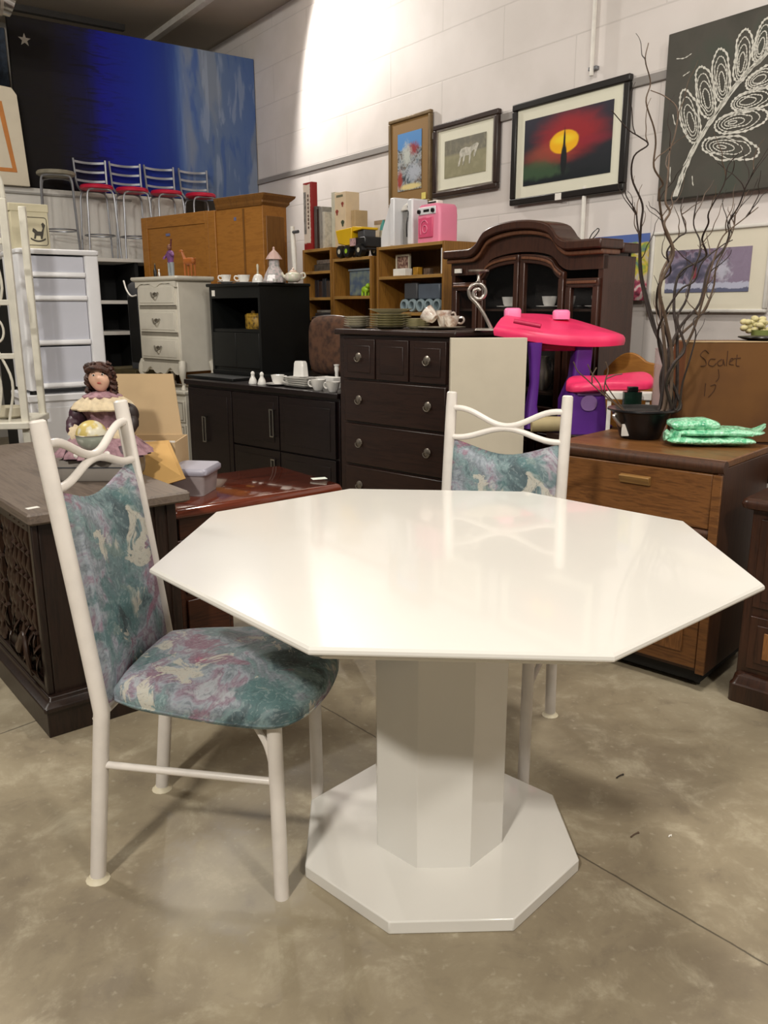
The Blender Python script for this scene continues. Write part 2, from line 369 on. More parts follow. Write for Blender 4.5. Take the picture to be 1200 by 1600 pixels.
def art_warrior(W, H):
    nb = NB('rider_painting'); n = nb.noise(16, 4, 1.5); n2 = nb.noise(34, 4, 2)
    c = nb.ramp(n, [(.35, '#2f3338'), (.45, '#6b7a83'), (.52, '#a9aeb0'), (.6, '#4d4a4a'), (.7, '#7d6c5c')])
    c = nb.mix(nb.ss(nb.m('ADD', nb.z, nb.m('MULTIPLY', n, .08)), H*.78, H*.84), c, '#4f88c4')
    c = nb.mix(nb.ellm(W*.62, H*.7, W*.25, H*.1, .5, 1.8, n2), c, '#8e2a30')
    c = nb.mix(nb.ellm(W*.4, H*.62, W*.16, H*.18, .6, 2.2, n2), c, '#b9beb8')
    c = nb.mix(nb.ellm(W*.7, H*.3, W*.30, H*.14, .6, 2.2, n2), c, '#aab0bb')
    c = nb.mix(nb.ellm(W*.55, H*.06, W*.45, H*.05, .4, .6, n2), c, '#d9c98c')
    c = nb.mix(nb.ellm(W*.1, H*.2, W*.10, H*.14, .5, 1.8, n2), c, '#9c3f35')
    return nb.col(c).set(.5).mat
def art_street(W, H):
    nb = NB('street_market_print'); n = nb.noise(13, 5, .8); n2 = nb.noise(30, 4, 1)
    c = nb.ramp(n, [(.35, '#3c3b4c'), (.48, '#5d5a70'), (.55, '#8a7f93'), (.62, '#6a5468'), (.7, '#49495c')])
    c = nb.mix(nb.ss(nb.x, W*.72, W*.8), c, nb.mix(n2, '#7c6e84', '#8f8297'))
    c = nb.mix(nb.m('MULTIPLY', nb.ellm(W*.68, H*.48, W*.09, H*.18, .8, 3.2, n2), .8), c, '#c6c6d4')
    c = nb.mix(nb.ellm(W*.36, H*.45, W*.025, H*.15, .6, 1.6, n2), c, '#8c2f3b')
    zz = nb.m('ADD', nb.z, nb.m('MULTIPLY', n2, .03))
    c = nb.mix(nb.ss(zz, H*.3, H*.27), c, '#b3b5c8')
    c = nb.mix(nb.ss(zz, H*.17, H*.14), c, '#5b5f78')
    return nb.col(c).set(.5).mat
def art_colour(W, H):
    nb = NB('bright_floral_poster'); n = nb.noise(11, 4, 1); n2 = nb.noise(24, 4, 1)
    c = nb.ramp(n, [(.35, '#4f6f86'), (.45, '#7f9a4b'), (.53, '#c9b23a'), (.62, '#b9b0a0')])
    c = nb.mix(nb.ss(nb.m('ADD', nb.z, nb.m('MULTIPLY', n, .05)), H*.93, H*.96), c, '#5068a8')
    c = nb.mix(nb.ss(nb.m('ADD', nb.z, nb.m('MULTIPLY', n2, .1)), H*.46, H*.42), c, nb.ramp(n2, [(.4, '#6b2c3d'), (.52, '#b34b63'), (.62, '#c7b7b4')]))
    return nb.col(c).set(.5).mat
gold_frame = M('dull_gold_frame', '#7c6644', .4, .2, var=.1, scale=20)
brown_mat = M('tan_mat_board', '#8a6a3c', .7, var=.02)
brown_frame = M('dark_brown_frame', '#33221b', .35, var=.15, scale=25)
t, W, H = pic('framed_picture', 'large black framed print of a yellow sun on red sky with cream mat', 801, 165, 973, 298, black_frame, .04, .068, art_sunset)
MB().box(W*.44, W*.44+.05, -.002, .001, -.004, .035).build('price_tag', paper, t)
t, W, H = pic('framed_picture', 'brown framed picture of a white horse grazing in a field', 677, 197, 775, 294, brown_frame, .035, .085, art_horse, lip=silver)
i = .12; h_ = MB(); W2, H2 = W-2*i, H-2*i     # painted horse, a thin relief on the print
def flat(mb, pts, y=-.0015): mb.prism([(i+a*W2, i+b*H2) for a, b in pts], .0105, .0115, 'y')
flat(h_, [(.38, .62), (.42, .70), (.52, .73), (.62, .70), (.72, .76), (.80, .78), (.84, .74), (.80, .62), (.76, .46), (.73, .42), (.72, .50), (.74, .62), (.70, .60), (.66, .52), (.64, .28), (.61, .28), (.61, .5), (.52, .5), (.48, .27), (.45, .27), (.47, .5), (.42, .46), (.38, .26), (.34, .26), (.38, .48)])
h_.build('painted_horse', M('chalk_white_paint', '#c9c6ba', .7, var=.12, scale=40, c2='#8e8b7c'), t)
t, W, H = pic('framed_picture', 'narrow gold framed painting of a rider with red headdress on a grey horse', 607, 190, 671, 316, gold_frame, .025, .085, art_warrior, matm=brown_mat, th=.03)
MB().box(W-.1, W-.05, .006, .008, .03, .075).build('price_sticker', M('yellow_sticker', '#e0cf6e', .6), t)
pic('framed_picture', 'white framed purple street scene print behind the curly branches', 1019, 364, 1194, 490, M('white_thin_frame', '#d9d6cf', .4), .018, .085, art_street, matm=M('warm_mat', '#d9d3c0', .7, var=.01), th=.025)
pic('poster_canvas', 'small bright yellow and pink floral canvas on wall behind the hutch', 930, 372, 1008, 470, paper, 0, 0, art_colour, frame=False, th=.02)

# charcoal canvas with a chalky fern branch
A = onw(1046, 55, WA-.06); Bq = onw(1040, 314, WA-.06)
t = thing('painted_canvas', 'large charcoal canvas with a white brushed leaf branch, upper right wall', 'painting', (A.x, A.y, Bq.z), TA)
Wc, Hc = 1.15, A.z-Bq.z
nb = NB('charcoal_canvas'); n = nb.noise(4, 4, .4); nb.col(nb.ramp(n, [(.35, '#3e3d36'), (.55, '#4b4841'), (.7, '#43483f')])).set(.75)
MB().box(0, Wc, 0, .04, 0, Hc).build('canvas', nb.mat, t, bev=.004)
def leafpx(u, v):
    q = onw(u, v, WA-.06); d = (Vector((q.x, q.y))-Vector((A.x, A.y))); return d.length*(1 if d.y < 0 else -1), q.z-Bq.z
chalk = M('white_brush_paint', '#d8d6cc', .8, var=.1, scale=60)
lb = MB()
def stroke(mb, pts, wd):
    P = cat([(a, 0, b) for a, b in pts], 6); rs = []
    n_ = len(P)
    vs = []; fs = []
    for k, p_ in enumerate(P):
        d = (P[min(k+1, n_-1)]-P[max(k-1, 0)]).normalized(); nx = Vector((-d.z, 0, d.x))
        ww = wd*(.65+.35*sin(k*1.7)+.15*sin(k*4.1))*.5
        vs += [(p_+nx*ww)+Vector((0, -.0016, 0)), (p_-nx*ww)+Vector((0, -.0016, 0)), (p_+nx*ww)+Vector((0, .001, 0)), (p_-nx*ww)+Vector((0, .001, 0))]
        if k:
            a = 4*(k-1); b = 4*k
            fs += [(a, b, b+1, a+1), (a, a+2, b+2, b), (a+1, b+1, b+3, a+3)]
    mb.add(vs, fs)
stem = [leafpx(*q) for q in ((1055, 308), (1068, 270), (1083, 237), (1105, 200), (1135, 155), (1165, 118), (1200, 84))]
stem += [(stem[-1][0]+.25, stem[-1][1]+.2)]
for dx in (-.010, .0, .011): stroke(lb, [(a+dx, b+.004*sin(k*2+dx*300)) for k, (a, b) in enumerate(stem)], .013)
rs_ = random.Random(3)
def leaf(c, tip, wid, n_=4):
    c = Vector(leafpx(*c)); tp = Vector(leafpx(*tip)); ax = tp-c; L = ax.length; ax.normalize(); nx = Vector((-ax.y, ax.x))
    for k in range(n_):
        f = 1-.22*k; pts = []
        for j in range(15):
            a = 2*pi*j/14; l_ = (.5-.5*cos(a))*L*(f*.94+.06)+L*(1-f)*.3; wv = sin(a)*wid*f*(.85+.3*rs_.random())
            q = c+ax*min(l_, L)+nx*wv; pts.append((q.x, q.y))
        pts = [(min(max(a_, .01), Wc-.01), min(max(b_, .01), Hc-.01)) for a_, b_ in pts]
        stroke(lb, pts, .013 if k == 0 else .0065)
leaf((1088, 224), (1068, 142), .050); leaf((1112, 186), (1094, 106), .050); leaf((1132, 161), (1124, 78), .046); leaf((1156, 131), (1166, 47), .044); leaf((1184, 100), (1200, 30), .042)
leaf((1098, 226), (1186, 240), .055, 5); leaf((1117, 198), (1200, 182), .05, 5); leaf((1143, 165), (1212, 150), .045, 4); leaf((1166, 133), (1222, 112), .045, 4)
for q in (((1058, 93), (1070, 92), (1080, 86)), ((1068, 120), (1077, 114)), ((1082, 276), (1083, 290)), ((1048, 262), (1047, 284)), ((1052, 180), (1055, 195))):
    stroke(lb, [leafpx(*k) for k in q]+[tuple(Vector(leafpx(*q[-1]))+Vector((.004, .003)))], .006)
lb.build('painted_branch', chalk, t)

# blue abstract canvas on the back wall
SP = SPAINT
A = ons(37, 290, SP); B2_ = ons(397, 92, SP); zt = B2_.z; zb = A.z
Wb = sqrt((A.x-B2_.x)**2+(A.y-B2_.y)**2); Hb = zt-zb
nb = NB('blue_abstract_canvas'); vz = nb.map((6, 6, .7)); n1 = nb.noise(2.5, 5, .6, vz); n2 = nb.noise(1.3, 3, .5, nb.map((2.2, 1, .8), rot=(0, .6, 0))); n3 = nb.noise(4, 6, 1.5, nb.map((1, 1, 9), rot=(0, .15, 0))); n4 = nb.noise(2.2, 4, .6, nb.map((4, 1, .7), rot=(0, .55, 0)))
f = nb.m('ADD', nb.m('DIVIDE', nb.x, Wb), nb.m('MULTIPLY', nb.m('SUBTRACT', n1, .5), .05))
c = nb.ramp(f, [(.0, '#151312'), (.14, '#191617'), (.27, '#17163c'), (.33, '#15187e'), (.5, '#182a86'), (.60, '#243680'), (.63, '#2f4584'), (.655, '#4a6396'), (.80, '#5a6b88'), (1, '#4f6798')])
c = nb.mix(nb.m('MULTIPLY', nb.m('MULTIPLY', nb.ss(f, .64, .70), nb.ss(n2, .48, .60)), .75), c, '#777f8c')
c = nb.mix(nb.m('MULTIPLY', nb.m('MULTIPLY', nb.ss(f, .64, .70), nb.ss(n4, .54, .62)), .45), c, '#8f9bb0')
c = nb.mix(nb.m('MULTIPLY', nb.m('MULTIPLY', nb.ss(f, .64, .70), nb.ss(n4, .46, .36)), .6), c, '#35528f')
c = nb.mix(nb.m('MULTIPLY', nb.m('MULTIPLY', nb.ss(f, .5, .2), nb.ss(n3, .52, .6)), .8), c, '#161318')
nb.col(c).set(.8, spec=.2); nb.bump(n3, .15, .004)
t = thing('painted_canvas', 'huge abstract canvas fading from black through cobalt to misty blue', 'painting', (A.x, A.y, zb), TB)
MB().box(0, Wb, 0, .05, 0, Hb).build('canvas', nb.mat, t, bev=.004)
MB().prism([(.12+.05*(1 if k % 2 == 0 else .4)*cos(pi/2+k*pi/5), Hb-.17+.05*(1 if k % 2 == 0 else .4)*sin(pi/2+k*pi/5)) for k in range(10)], -.003, .002, 'y').build('painted_star', M('tarnished_star', '#9a948a', .5), t)

# ---------------------------------------------------------------- the octagonal table
corners = [(545, 763), (820, 768), (1069, 815), (1195, 914), (960, 1024), (480, 1012), (232, 886), (335, 799)]
P = [atz(u, v, .75) for u, v in corners]; cx = sum(p.x for p in P)/8; cy = sum(p.y for p in P)/8
tb = thing('octagonal_dining_table', 'glossy white octagonal dining table on a wide octagonal pedestal', 'table', (cx, cy, 0))
rs = []
for inset, z in ((.030, .722), (.026, .724), (.006, .735), (.001, .738), (.0, .741), (.001, .746), (.005, .75)):
    rs.append([((p.x-cx)*(1-inset/.6), (p.y-cy)*(1-inset/.6), z) for p in P])
o = MB().rings(rs).build('tabletop', white_paint, tb, smooth=True); o.data.set_sharp_from_angle(angle=R(25))
def octo(r, rot, c=(0, 0)): return [(c[0]+r*cos(rot+R(22.5)+pi/4*k), c[1]+r*sin(rot+R(22.5)+pi/4*k)) for k in range(8)]
bc = (.128-cx, 1.772-cy)
MB().prism([((p.x-cx)*.93, (p.y-cy)*.93) for p in P], .712, .7225).build('sub_top', white_paint, tb, bev=.004)
MB().prism(octo(.1605, R(1.8), bc), .029, .713).build('pedestal_column', white_paint, tb, bev=.0015)
MB().prism(octo(.3408, R(1.8), bc), 0, .031).build('pedestal_base', white_paint, tb, bev=.003)
# ---------------------------------------------------------------- the two upholstered chairs
def make_chair():
    t = thing('dining_chair', 'white metal dining chair with floral seat at the left of the table', 'chair', (0, 0, 0))
    HW = .184; ZT = 1.05
    def post(z):     # x of the back post centre line at height z
        return -.228+.046*(z/.42) if z < .42 else -.182-.078*((z-.42)/.62)**1.05
    for sy in (-1, 1):
        zs = [0, .2, .36, .40, .42, .44, .48, .55, .7, .85, 1.0, ZT-.004, ZT]
        MB().tube([(post(z), sy*HW, z) for z in zs], [.0175]*11+[.0165, .012], 14).build('leg', frame_white, t, smooth=True)
        MB().lathe([(.018, .012), (.021, .006), (.027, .001), (.027, 0)], (-.228, sy*HW), 14, wob=lambda a, j: .12*sin(a*7)*(j > 1)).build('glide', glide_m, t, smooth=True)
        MB().tube([(.203, sy*HW, 0), (.200, sy*HW, .425)], .0165, 14).build('leg', frame_white, t, smooth=True)
        MB().tube([(post(.295), sy*HW, .295), (.201, sy*HW, .285)], .0085, 10).build('stretcher', frame_white, t, smooth=True)
        MB().tube(cat([(.16, sy*HW*.98, .41), (.185, sy*HW, .36), (.20, sy*HW, .27)], 6), .007, 8).build('brace', frame_white, t, smooth=True)
    for x_ in (post(.3), .20): MB().tube([(x_, -HW, .403), (x_, HW, .403)], .010, 8).build('seat_rail', frame_white, t, smooth=True)
    for (ze, amp, r) in ((1.0, -.050, .0095), (.908, .034, .0095)):
        pts = []
        for k in range(25):
            y = -1+2*k/24; s_ = (cos(pi*min(1, max(-1, y/.86)))+1)/2
            zz = ze+amp*s_; pts.append((post(zz)+.004, y*HW, zz))
        MB().tube(pts, r, 10).build('back_scroll', frame_white, t, smooth=True)
    # padded back, hollowed across its width, top edge sagging in the middle
    n, mrows = 14, 16; front = []; back = []
    hw = HW-.012
    for j in range(mrows+1):
        for i in range(n+1):
            y = -1+2*i/n; ztop = .893-.026*cos(y*pi/2)-.008*cos(y*pi); z = .43+(ztop-.43)*j/mrows
            edge = min(1, (1-abs(y))*9, (j/mrows)*14+.2, (1-j/mrows)*14+.0)
            b_ = post(z)-.012*(1-y*y)
            front.append((b_+.004+.020*max(0, edge)**.5, y*hw, z)); back.append((b_-.004-.010*max(0, edge)**.5, y*hw, z))
    N = (n+1)*(mrows+1); fs = []
    for j in range(mrows):
        for i in range(n):
            a = j*(n+1)+i; fs += [(a, a+1, a+n+2, a+n+1), (N+a+1, N+a, N+a+n+1, N+a+n+2)]
    for i in range(n):
        fs += [(i+1, i, N+i, N+i+1)]; a = mrows*(n+1)+i; fs += [(a, a+1, N+a+1, N+a)]
    for j in range(mrows):
        a = j*(n+1); fs += [(a, a+n+1, N+a+n+1, N+a)]; a += n; fs += [(a+n+1, a, N+a, N+a+n+1)]
    MB().add(front+back, fs).build('backrest', fab, t, smooth=True)
    # seat: waisted at the rear, wide and round at the front
    out = []
    ctrl = [(-.170, -.150), (-.10, -.180), (.02, -.205), (.13, -.222), (.215, -.218), (.263, -.165), (.285, -.08), (.290, 0)]
    ctrl = ctrl+[(a, -b) for a, b in ctrl[-2::-1]]
    out = [(p.x, p.y) for p in cat([(a, b, 0) for a, b in ctrl], 5)]
    out += [(-.177, .10), (-.179, .05), (-.18, 0), (-.179, -.05), (-.177, -.10)]
    rs = []
    for s_, z in ((.90, .423), (.965, .424), (.99, .429), (1, .438), (1.0, .450), (.985, .462), (.94, .475), (.86, .485), (.7, .493), (.45, .499), (.15, .501)):
        rs.append([(.03+(a-.03)*s_, b*s_, z+.006*max(0, a)*(1 if z > .46 else 0)) for a, b in out])
    MB().rings(rs).build('seat', fab, t, smooth=True)
    pt = [Vector((a*.995+.0, b*.995, .435)) for a, b in out]
    MB().tube(pt, .003, 6, closed=True).build('piping', fab, t, smooth=True)
    return t
ch = make_chair(); place(ch, (-.404, 1.778, 0), -8.0)
dup(ch, (.284, 2.262, 0), -111, 'white metal dining chair with floral back, behind the table', None).scale = (.97, .96, .965)
ch['group'] = None; del ch['group']

# ---------------------------------------------------------------- floor litter
for (u, v), lab, mt, sz in (((967, 1215), 'small dark screw lying on the concrete right of the table', bark, .012), ((990, 1307), 'crumpled brown scrap lying on concrete near the floor joint', bark_l, .012), ((1045, 1309), 'tiny white chip lying on the concrete floor', paper, .004)):
    q = atz(u, v, 0); tag(place(MB().tube(cat([(-sz, -sz*.7, .003), (0, .002, .004), (sz, sz*.8, .003)], 3), [.0018]*6+[.003], 6).build('floor_debris', mt, smooth=True), (q.x, q.y, 0), 0), lab, 'debris')

# ================================================================ furniture behind the table
TR = -42.5                                # the rows of furniture
def loc3(p, z=0): return (p[0], p[1], z)
def ring_pull(parent, x, z, y=-.004):     # round backplate and bail
    a = MB().lathe([(.0, -.0), (.02, 0), (.021, .003), (.012, .008), (.0, .009)], seg=14)
    o = a.build('handle', brass_old, parent, smooth=True); o.rotation_euler = (pi/2, 0, 0); o.location = (x, y, z)
    MB().tube([(.019*cos(t_), .012, -.004+.019*sin(t_)) for t_ in [pi+pi*k/8 for k in range(9)]], .0028, 6).tube([(-.019, .003, -.004), (-.019, .012, -.004)], .003, 6).tube([(.019, .003, -.004), (.019, .012, -.004)], .003, 6).build('bail', brass_old, o, smooth=True).location = (0, 0, 0)
    ch_ = o.children[0]; ch_.rotation_euler = (-pi/2, 0, 0); ch_.location = (0, 0, 0)
    ch_.rotation_euler = (-pi/2, 0, pi) if False else (-pi/2, 0, 0); ch_.scale = (1, -1, 1)
    return o

# --- tall dark chest of drawers
P_CH = (-.227, 4.241)
t = thing('chest_of_drawers', 'tall dark brown chest of drawers with round pewter pulls', 'chest of drawers', loc3(P_CH), TR)
Wd, Dd, Hd = .735, .47, 1.135
MB().box(0, Wd, .004, Dd, .09, Hd).box(0, .06, .004, Dd, 0, .09).box(Wd-.06, Wd, .004, Dd, 0, .09).build('carcass', dark_wood, t, bev=.004)
MB().box(-.018, Wd+.018, -.02, Dd, Hd, Hd+.028).build('top', dark_wood, t, bev=.008)
zrows = [(.925, 1.115)]
zz = .925
for k, hh in enumerate((.205, .205, .205, .19)): zrows.append((zz-.012-hh, zz-.012)); zz -= hh+.012
for k, (a, b) in enumerate(zrows):
    cells = [(.045, .255), (.265, .47), (.48, Wd-.04)] if k == 0 else [(.045, Wd-.04)]
    for (x0, x1) in cells:
        d = MB().box(x0, x1, -.012, .01, a, b)
        if k == 0: d.box(x0+.03, x1-.03, -.016, -.012, a+.03, b-.03)
        dr = d.build('drawer', dark_wood, t, bev=.005)
        if k == 0 and (x0, x1) == cells[1]: continue
        for x in ([(x0+x1)/2] if k == 0 else [.15, Wd-.14]): ring_pull(dr, x, (a+b)/2+.01, -.014)

# --- long espresso cabinet with bar handles
P_BC = (-1.311, 5.5)
t = thing('sideboard', 'long low espresso sideboard with slim vertical silver handles', 'cabinet', loc3(P_BC), TR)
Wb_, Db_, Hb_ = 1.43, .44, .81
MB().box(0, Wb_, .018, Db_, .04, Hb_-.03).build('carcass', espresso, t, bev=.003)
MB().box(-.01, Wb_+.01, -.01, Db_, Hb_-.03, Hb_).build('top', espresso, t, bev=.004)
for (x0, x1, a, b, hx, hz) in ((.02, .48, .06, .76, .21, .50), (.49, .93, .44, .76, .89, .60), (.49, .93, .06, .43, .89, .30), (.94, 1.41, .44, .76, None, 0), (.94, 1.41, .06, .43, None, 0)):
    d = MB().box(x0, x1, 0, .018, a, b).box(x0+.04, x1-.04, -.003, 0, a+.04, b-.04).build('door', espresso, t, bev=.003)
    if hx: MB().tube([(hx-.015, .0, hz-.08), (hx-.015, -.022, hz-.08), (hx-.015, -.022, hz+.08), (hx-.015, 0, hz+.08)], .0045, 8).tube([(hx+.015, .0, hz-.08), (hx+.015, -.022, hz-.08), (hx+.015, -.022, hz+.08), (hx+.015, 0, hz+.08)], .0045, 8).box(hx-.018, hx+.018, -.026, -.018, hz+.076, hz+.084).box(hx-.018, hx+.018, -.026, -.018, hz-.084, hz-.076).build('handle', chrome, d, smooth=True)

# --- table behind it and the black media cupboard on it
q0 = row(P_BC, TR, .45, 333)
t = thing('side_table', 'low black table behind the espresso sideboard, under the black cupboard', 'table', loc3(q0), TR)
MB().box(0, 1.12, 0, .5, .785, .825).build('tabletop', black_lam, t, bev=.004)
for x, y in ((.04, .04), (1.07, .04), (.04, .43), (1.07, .43)): MB().box(x-.025, x+.025, y-.025, y+.025, 0, .785).build('leg', black_lam, t)
pr = row(P_BC, TR, .475, 410, 583); e = Vector((cos(R(TR)), sin(R(TR)))); Wm, Dm, Hm = .56, .45, .605
P_MC = (pr.x-e.x*Wm, pr.y-e.y*Wm); ZM = .826
t = thing('media_cupboard', 'black open fronted cupboard with china standing on its top', 'cabinet', loc3(P_MC, ZM), TR)
MB().box(0, .022, 0, Dm, 0, Hm-.02).box(Wm-.022, Wm, 0, Dm, 0, Hm-.02).box(.022, Wm-.022, Dm-.01, Dm, 0, Hm-.02).box(.022, Wm-.022, .012, Dm-.01, 0, .03).box(.022, Wm-.022, .01, Dm-.01, .275, .295).box(.022, Wm-.022, .0, .03, Hm-.10, Hm-.02).build('carcass', black_lam, t)
MB().strip([-.015+(Wm+.03)*k/16 for k in range(17)], [Hm]*17, [Hm-.022]*17, -.02, Dm).build('top', black_lam, t, bev=.006)
for k in range(2): MB().box(.024+k*.257, .024+k*.257+.253, .0, .014, .032, .272).build('door', black_lam, t, bev=.002)
MB().box(.03, .065, -.002, .002, Hm-.085, Hm-.045).build('price_tag', paper, t)
# yellow tin row and book inside
def inm(x, y, z): 
    v = Vector((e.x*x-e.y*y, e.y*x+e.x*y)); return (P_MC[0]+v.x, P_MC[1]+v.y, ZM+z)
tins = M('yellow_brown_print', '#b08a2c', .5, var=.3, scale=40, c2='#3a2a14')
t = thing('tin', 'yellow patterned oval tin on the shelf of the black cupboard', 'tin', inm(.31, .14, .296), TR)
MB().lathe([(.07, 0), (.075, .01), (.075, .075), (.07, .08)], sy=.55).build('body', tins, t, smooth=True)
MB().lathe([(.077, .080), (.077, .095), (.06, .105), (.01, .108)], sy=.55).build('lid', tins, t, smooth=True)
MB().lathe([(.012, .108), (.016, .118), (.006, .126)]).build('knob', gold_frame, t, smooth=True)
t = thing('tin', 'small yellow square tin right of the oval tin in the black cupboard', 'tin', inm(.425, .15, .296), TR)
MB().box(-.035, .035, -.03, .03, 0, .085).build('body', tins, t, bev=.006)
MB().box(-.037, .037, -.032, .032, .086, .105).build('lid', tins, t, bev=.006)
t = thing('bottle', 'tall brown labelled box bottle standing at the right inside the black cupboard', 'bottle', inm(.495, .12, .296), TR)
MB().box(-.028, .028, -.028, .028, 0, .17).build('body', M('brown_label', '#5d3722', .5, var=.3, scale=40, c2='#a38a63'), t, bev=.01)
MB().lathe([(.016, .17), (.014, .19), (.02, .195), (.02, .205)], seg=14).build('cap', M('tan_cap', '#8b6a4b', .5), t, smooth=True)

# --- ivory french style chest on a white base cabinet
P_WD = Vector((-1.425*1.017, 5.9*1.017)); Ww, Dw = .56, .30
ori = (P_WD.x-e.x*Ww, P_WD.y-e.y*Ww)
ZB = .685
t = thing('french_chest', 'ivory three drawer french style chest with curved legs', 'chest of drawers', (ori[0], ori[1], ZB), TR)
MB().box(.015, Ww-.015, .012, Dw, .13, .77).build('carcass', ivory, t, bev=.004)
MB().rings([[(x, y, z) for x, y in rrect(-.02-o_, Ww+.02+o_, -.02-o_, Dw+.01, .02)] for o_, z in ((-.012, .768), (0, .776), (.004, .788), (0, .80))]).build('top', ivory, t, smooth=True)
for k, (a, b) in enumerate(((.60, .745), (.41, .565), (.215, .37))):
    d = MB().box(.045, Ww-.045, 0, .014, a, b).box(.06, Ww-.06, -.004, 0, a+.016, b-.016)
    dr = d.build('drawer', ivory, t, bev=.003)
    MB().box(.04, Ww-.04, .008, .013, a-.026, a-.004).build('groove', ivory_line, dr)
    zc = (a+b)/2; xc = Ww/2
    MB().tube(cat([(xc-.045, -.012, zc+.018), (xc-.03, -.02, zc), (xc, -.028, zc-.02), (xc+.03, -.02, zc), (xc+.045, -.012, zc+.018)], 4), .005, 6).build('handle', M('pewter_pull', '#8f8a80', .4, .5), dr, smooth=True)
    MB().ell((xc, -.01, zc+.006), (.028, .005, .013), 12, 6).build('backplate', brass_old, dr, smooth=True)
xs = [.02+(Ww-.04)*k/24 for k in range(25)]
MB().strip(xs, [.765]*25, [.742-.012*cos(4*pi*(k/24-.5))-.006*cos(8*pi*(k/24-.5)) for k in range(25)], -.006, .012).build('top_apron', ivory, t)
MB().strip(xs, [.19]*25, [.125-.02*cos(4*pi*(k/24-.5))+.012*cos(8*pi*(k/24-.5)) for k in range(25)], -.004, .012).build('apron', ivory, t)
for x in (.03, Ww-.03):
    for y in (.025, Dw-.03):
        sx = -1 if x < .1 else 1; sy = -1 if y < .1 else 1
        MB().tube([(x+sx*o_, y+sy*o_, z) for o_, z in ((0, .20), (.012, .16), (.018, .12), (.006, .07), (-.004, .035), (.01, .012), (.01, .001))], [.028, .03, .026, .017, .012, .016, .018], 10).build('leg', ivory, t, smooth=True)
ow = (ori[0]-.03*e.x, ori[1]-.03*e.y)
t = thing('base_cabinet', 'white cabinet with grey lined drawers under the ivory chest', 'cabinet', loc3(ow), TR)
MB().box(0, Ww+.05, .0, .30, 0, ZB-.03).build('carcass', ivory, t, bev=.003)
MB().box(-.012, Ww+.062, -.02, .30, ZB-.03, ZB).build('top', ivory, t, bev=.01)
for a, b in ((.455, .61), (.28, .435), (.06, .26)):
    dr = MB().box(.04, Ww+.04, -.012, 0, a, b).build('drawer', ivory, t, bev=.003)
    MB().box(.055, Ww+.025, -.014, -.012, a+.012, a+.018).box(.055, Ww+.025, -.014, -.012, b-.018, b-.012).box(Ww+.019, Ww+.025, -.014, -.012, a+.018, b-.018).build('outline', ivory_line, dr)

# --- things on the ivory chest
def onchest(u, off, z=.801): 
    p = row(P_WD, TR, off, u, 430); return (p.x, p.y, ZB+z)
t = thing('figurine', 'small figurine in purple top and pale trousers on ivory chest', 'figurine', onchest(268, .12), TR)
b_ = MB(); b_.tube([(-.016, 0, 0), (-.018, 0, .06), (-.012, 0, .10)], [.013, .014, .018], 10).tube([(.016, 0, 0), (.018, 0, .06), (.012, 0, .10)], [.013, .014, .018], 10)
b_.build('trousers', M('pale_trousers', '#8f969a', .6), t, smooth=True)
MB().lathe([(.022, .095), (.028, .12), (.034, .155), (.03, .175), (.012, .185), (.0, .186)], seg=16, sy=.7).tube(cat([(-.03, 0, .165), (-.05, -.01, .14), (-.03, -.035, .13)], 4), .009, 8).tube(cat([(.03, 0, .165), (.05, -.012, .15), (.035, -.035, .17)], 4), .009, 8).build('jacket', M('purple_jacket', '#7c4a86', .6, var=.2, scale=40), t, smooth=True)
MB().ell((0, -.003, .205), (.017, .018, .022)).build('head', M('painted_face', '#7c5042', .5), t, smooth=True)
MB().tube([(.012, 0, .215), (.02, 0, .245), (.022, 0, .262)], [.008, .005, .008], 8).build('feather', M('dark_red_feather', '#5b2a2c', .5), t, smooth=True)
t = thing('animal_figurine', 'small orange wooden deer figurine on the ivory chest', 'figurine', onchest(297, .12), TR)
wd_o = M('orange_carved_wood', '#a85f26', .5)
MB().rings([[(x, .022*r_*cos(a), .10+.026*r_*sin(a)) for a in [2*pi*k/12 for k in range(12)]] for x, r_ in ((-.06, .3), (-.052, .8), (-.02, 1), (.03, .95), (.055, .8), (.062, .3))]).tube([(-.05, 0, .11), (-.075, 0, .15), (-.08, 0, .165)], [.015, .011, .01], 8).ell((-.095, 0, .172), (.024, .011, .011), 10, 6).tube([(.06, 0, .11), (.075, 0, .12)], .004, 6).build('body', wd_o, t, smooth=True)
for x, y in ((-.04, -.013), (-.035, .013), (.04, -.013), (.045, .013)): MB().tube([(x, y, .085), (x, y, 0)], [.008, .005], 8).build('leg', wd_o, t, smooth=True)
t = thing('bottle', 'tiny dark bottle at the left end of ivory chest', 'bottle', onchest(243, .1), TR)
MB().lathe([(.012, 0), (.013, .05), (.006, .065), (.005, .09)], seg=12).build('body', black_pl, t, smooth=True)
MB().lathe([(.0065, .09), (.0065, .10)], seg=10).build('cap', gold_frame, t, smooth=True)
t = thing('bottle', 'tiny clear bottle beside the tiny dark bottle on ivory chest', 'bottle', onchest(249, .12), TR)
MB().lathe([(.011, 0), (.012, .03), (.006, .04), (.006, .05)], seg=12).build('body', silver, t, smooth=True)
MB().lathe([(.007, .05), (.007, .058)], seg=10).build('cap', paper, t, smooth=True)

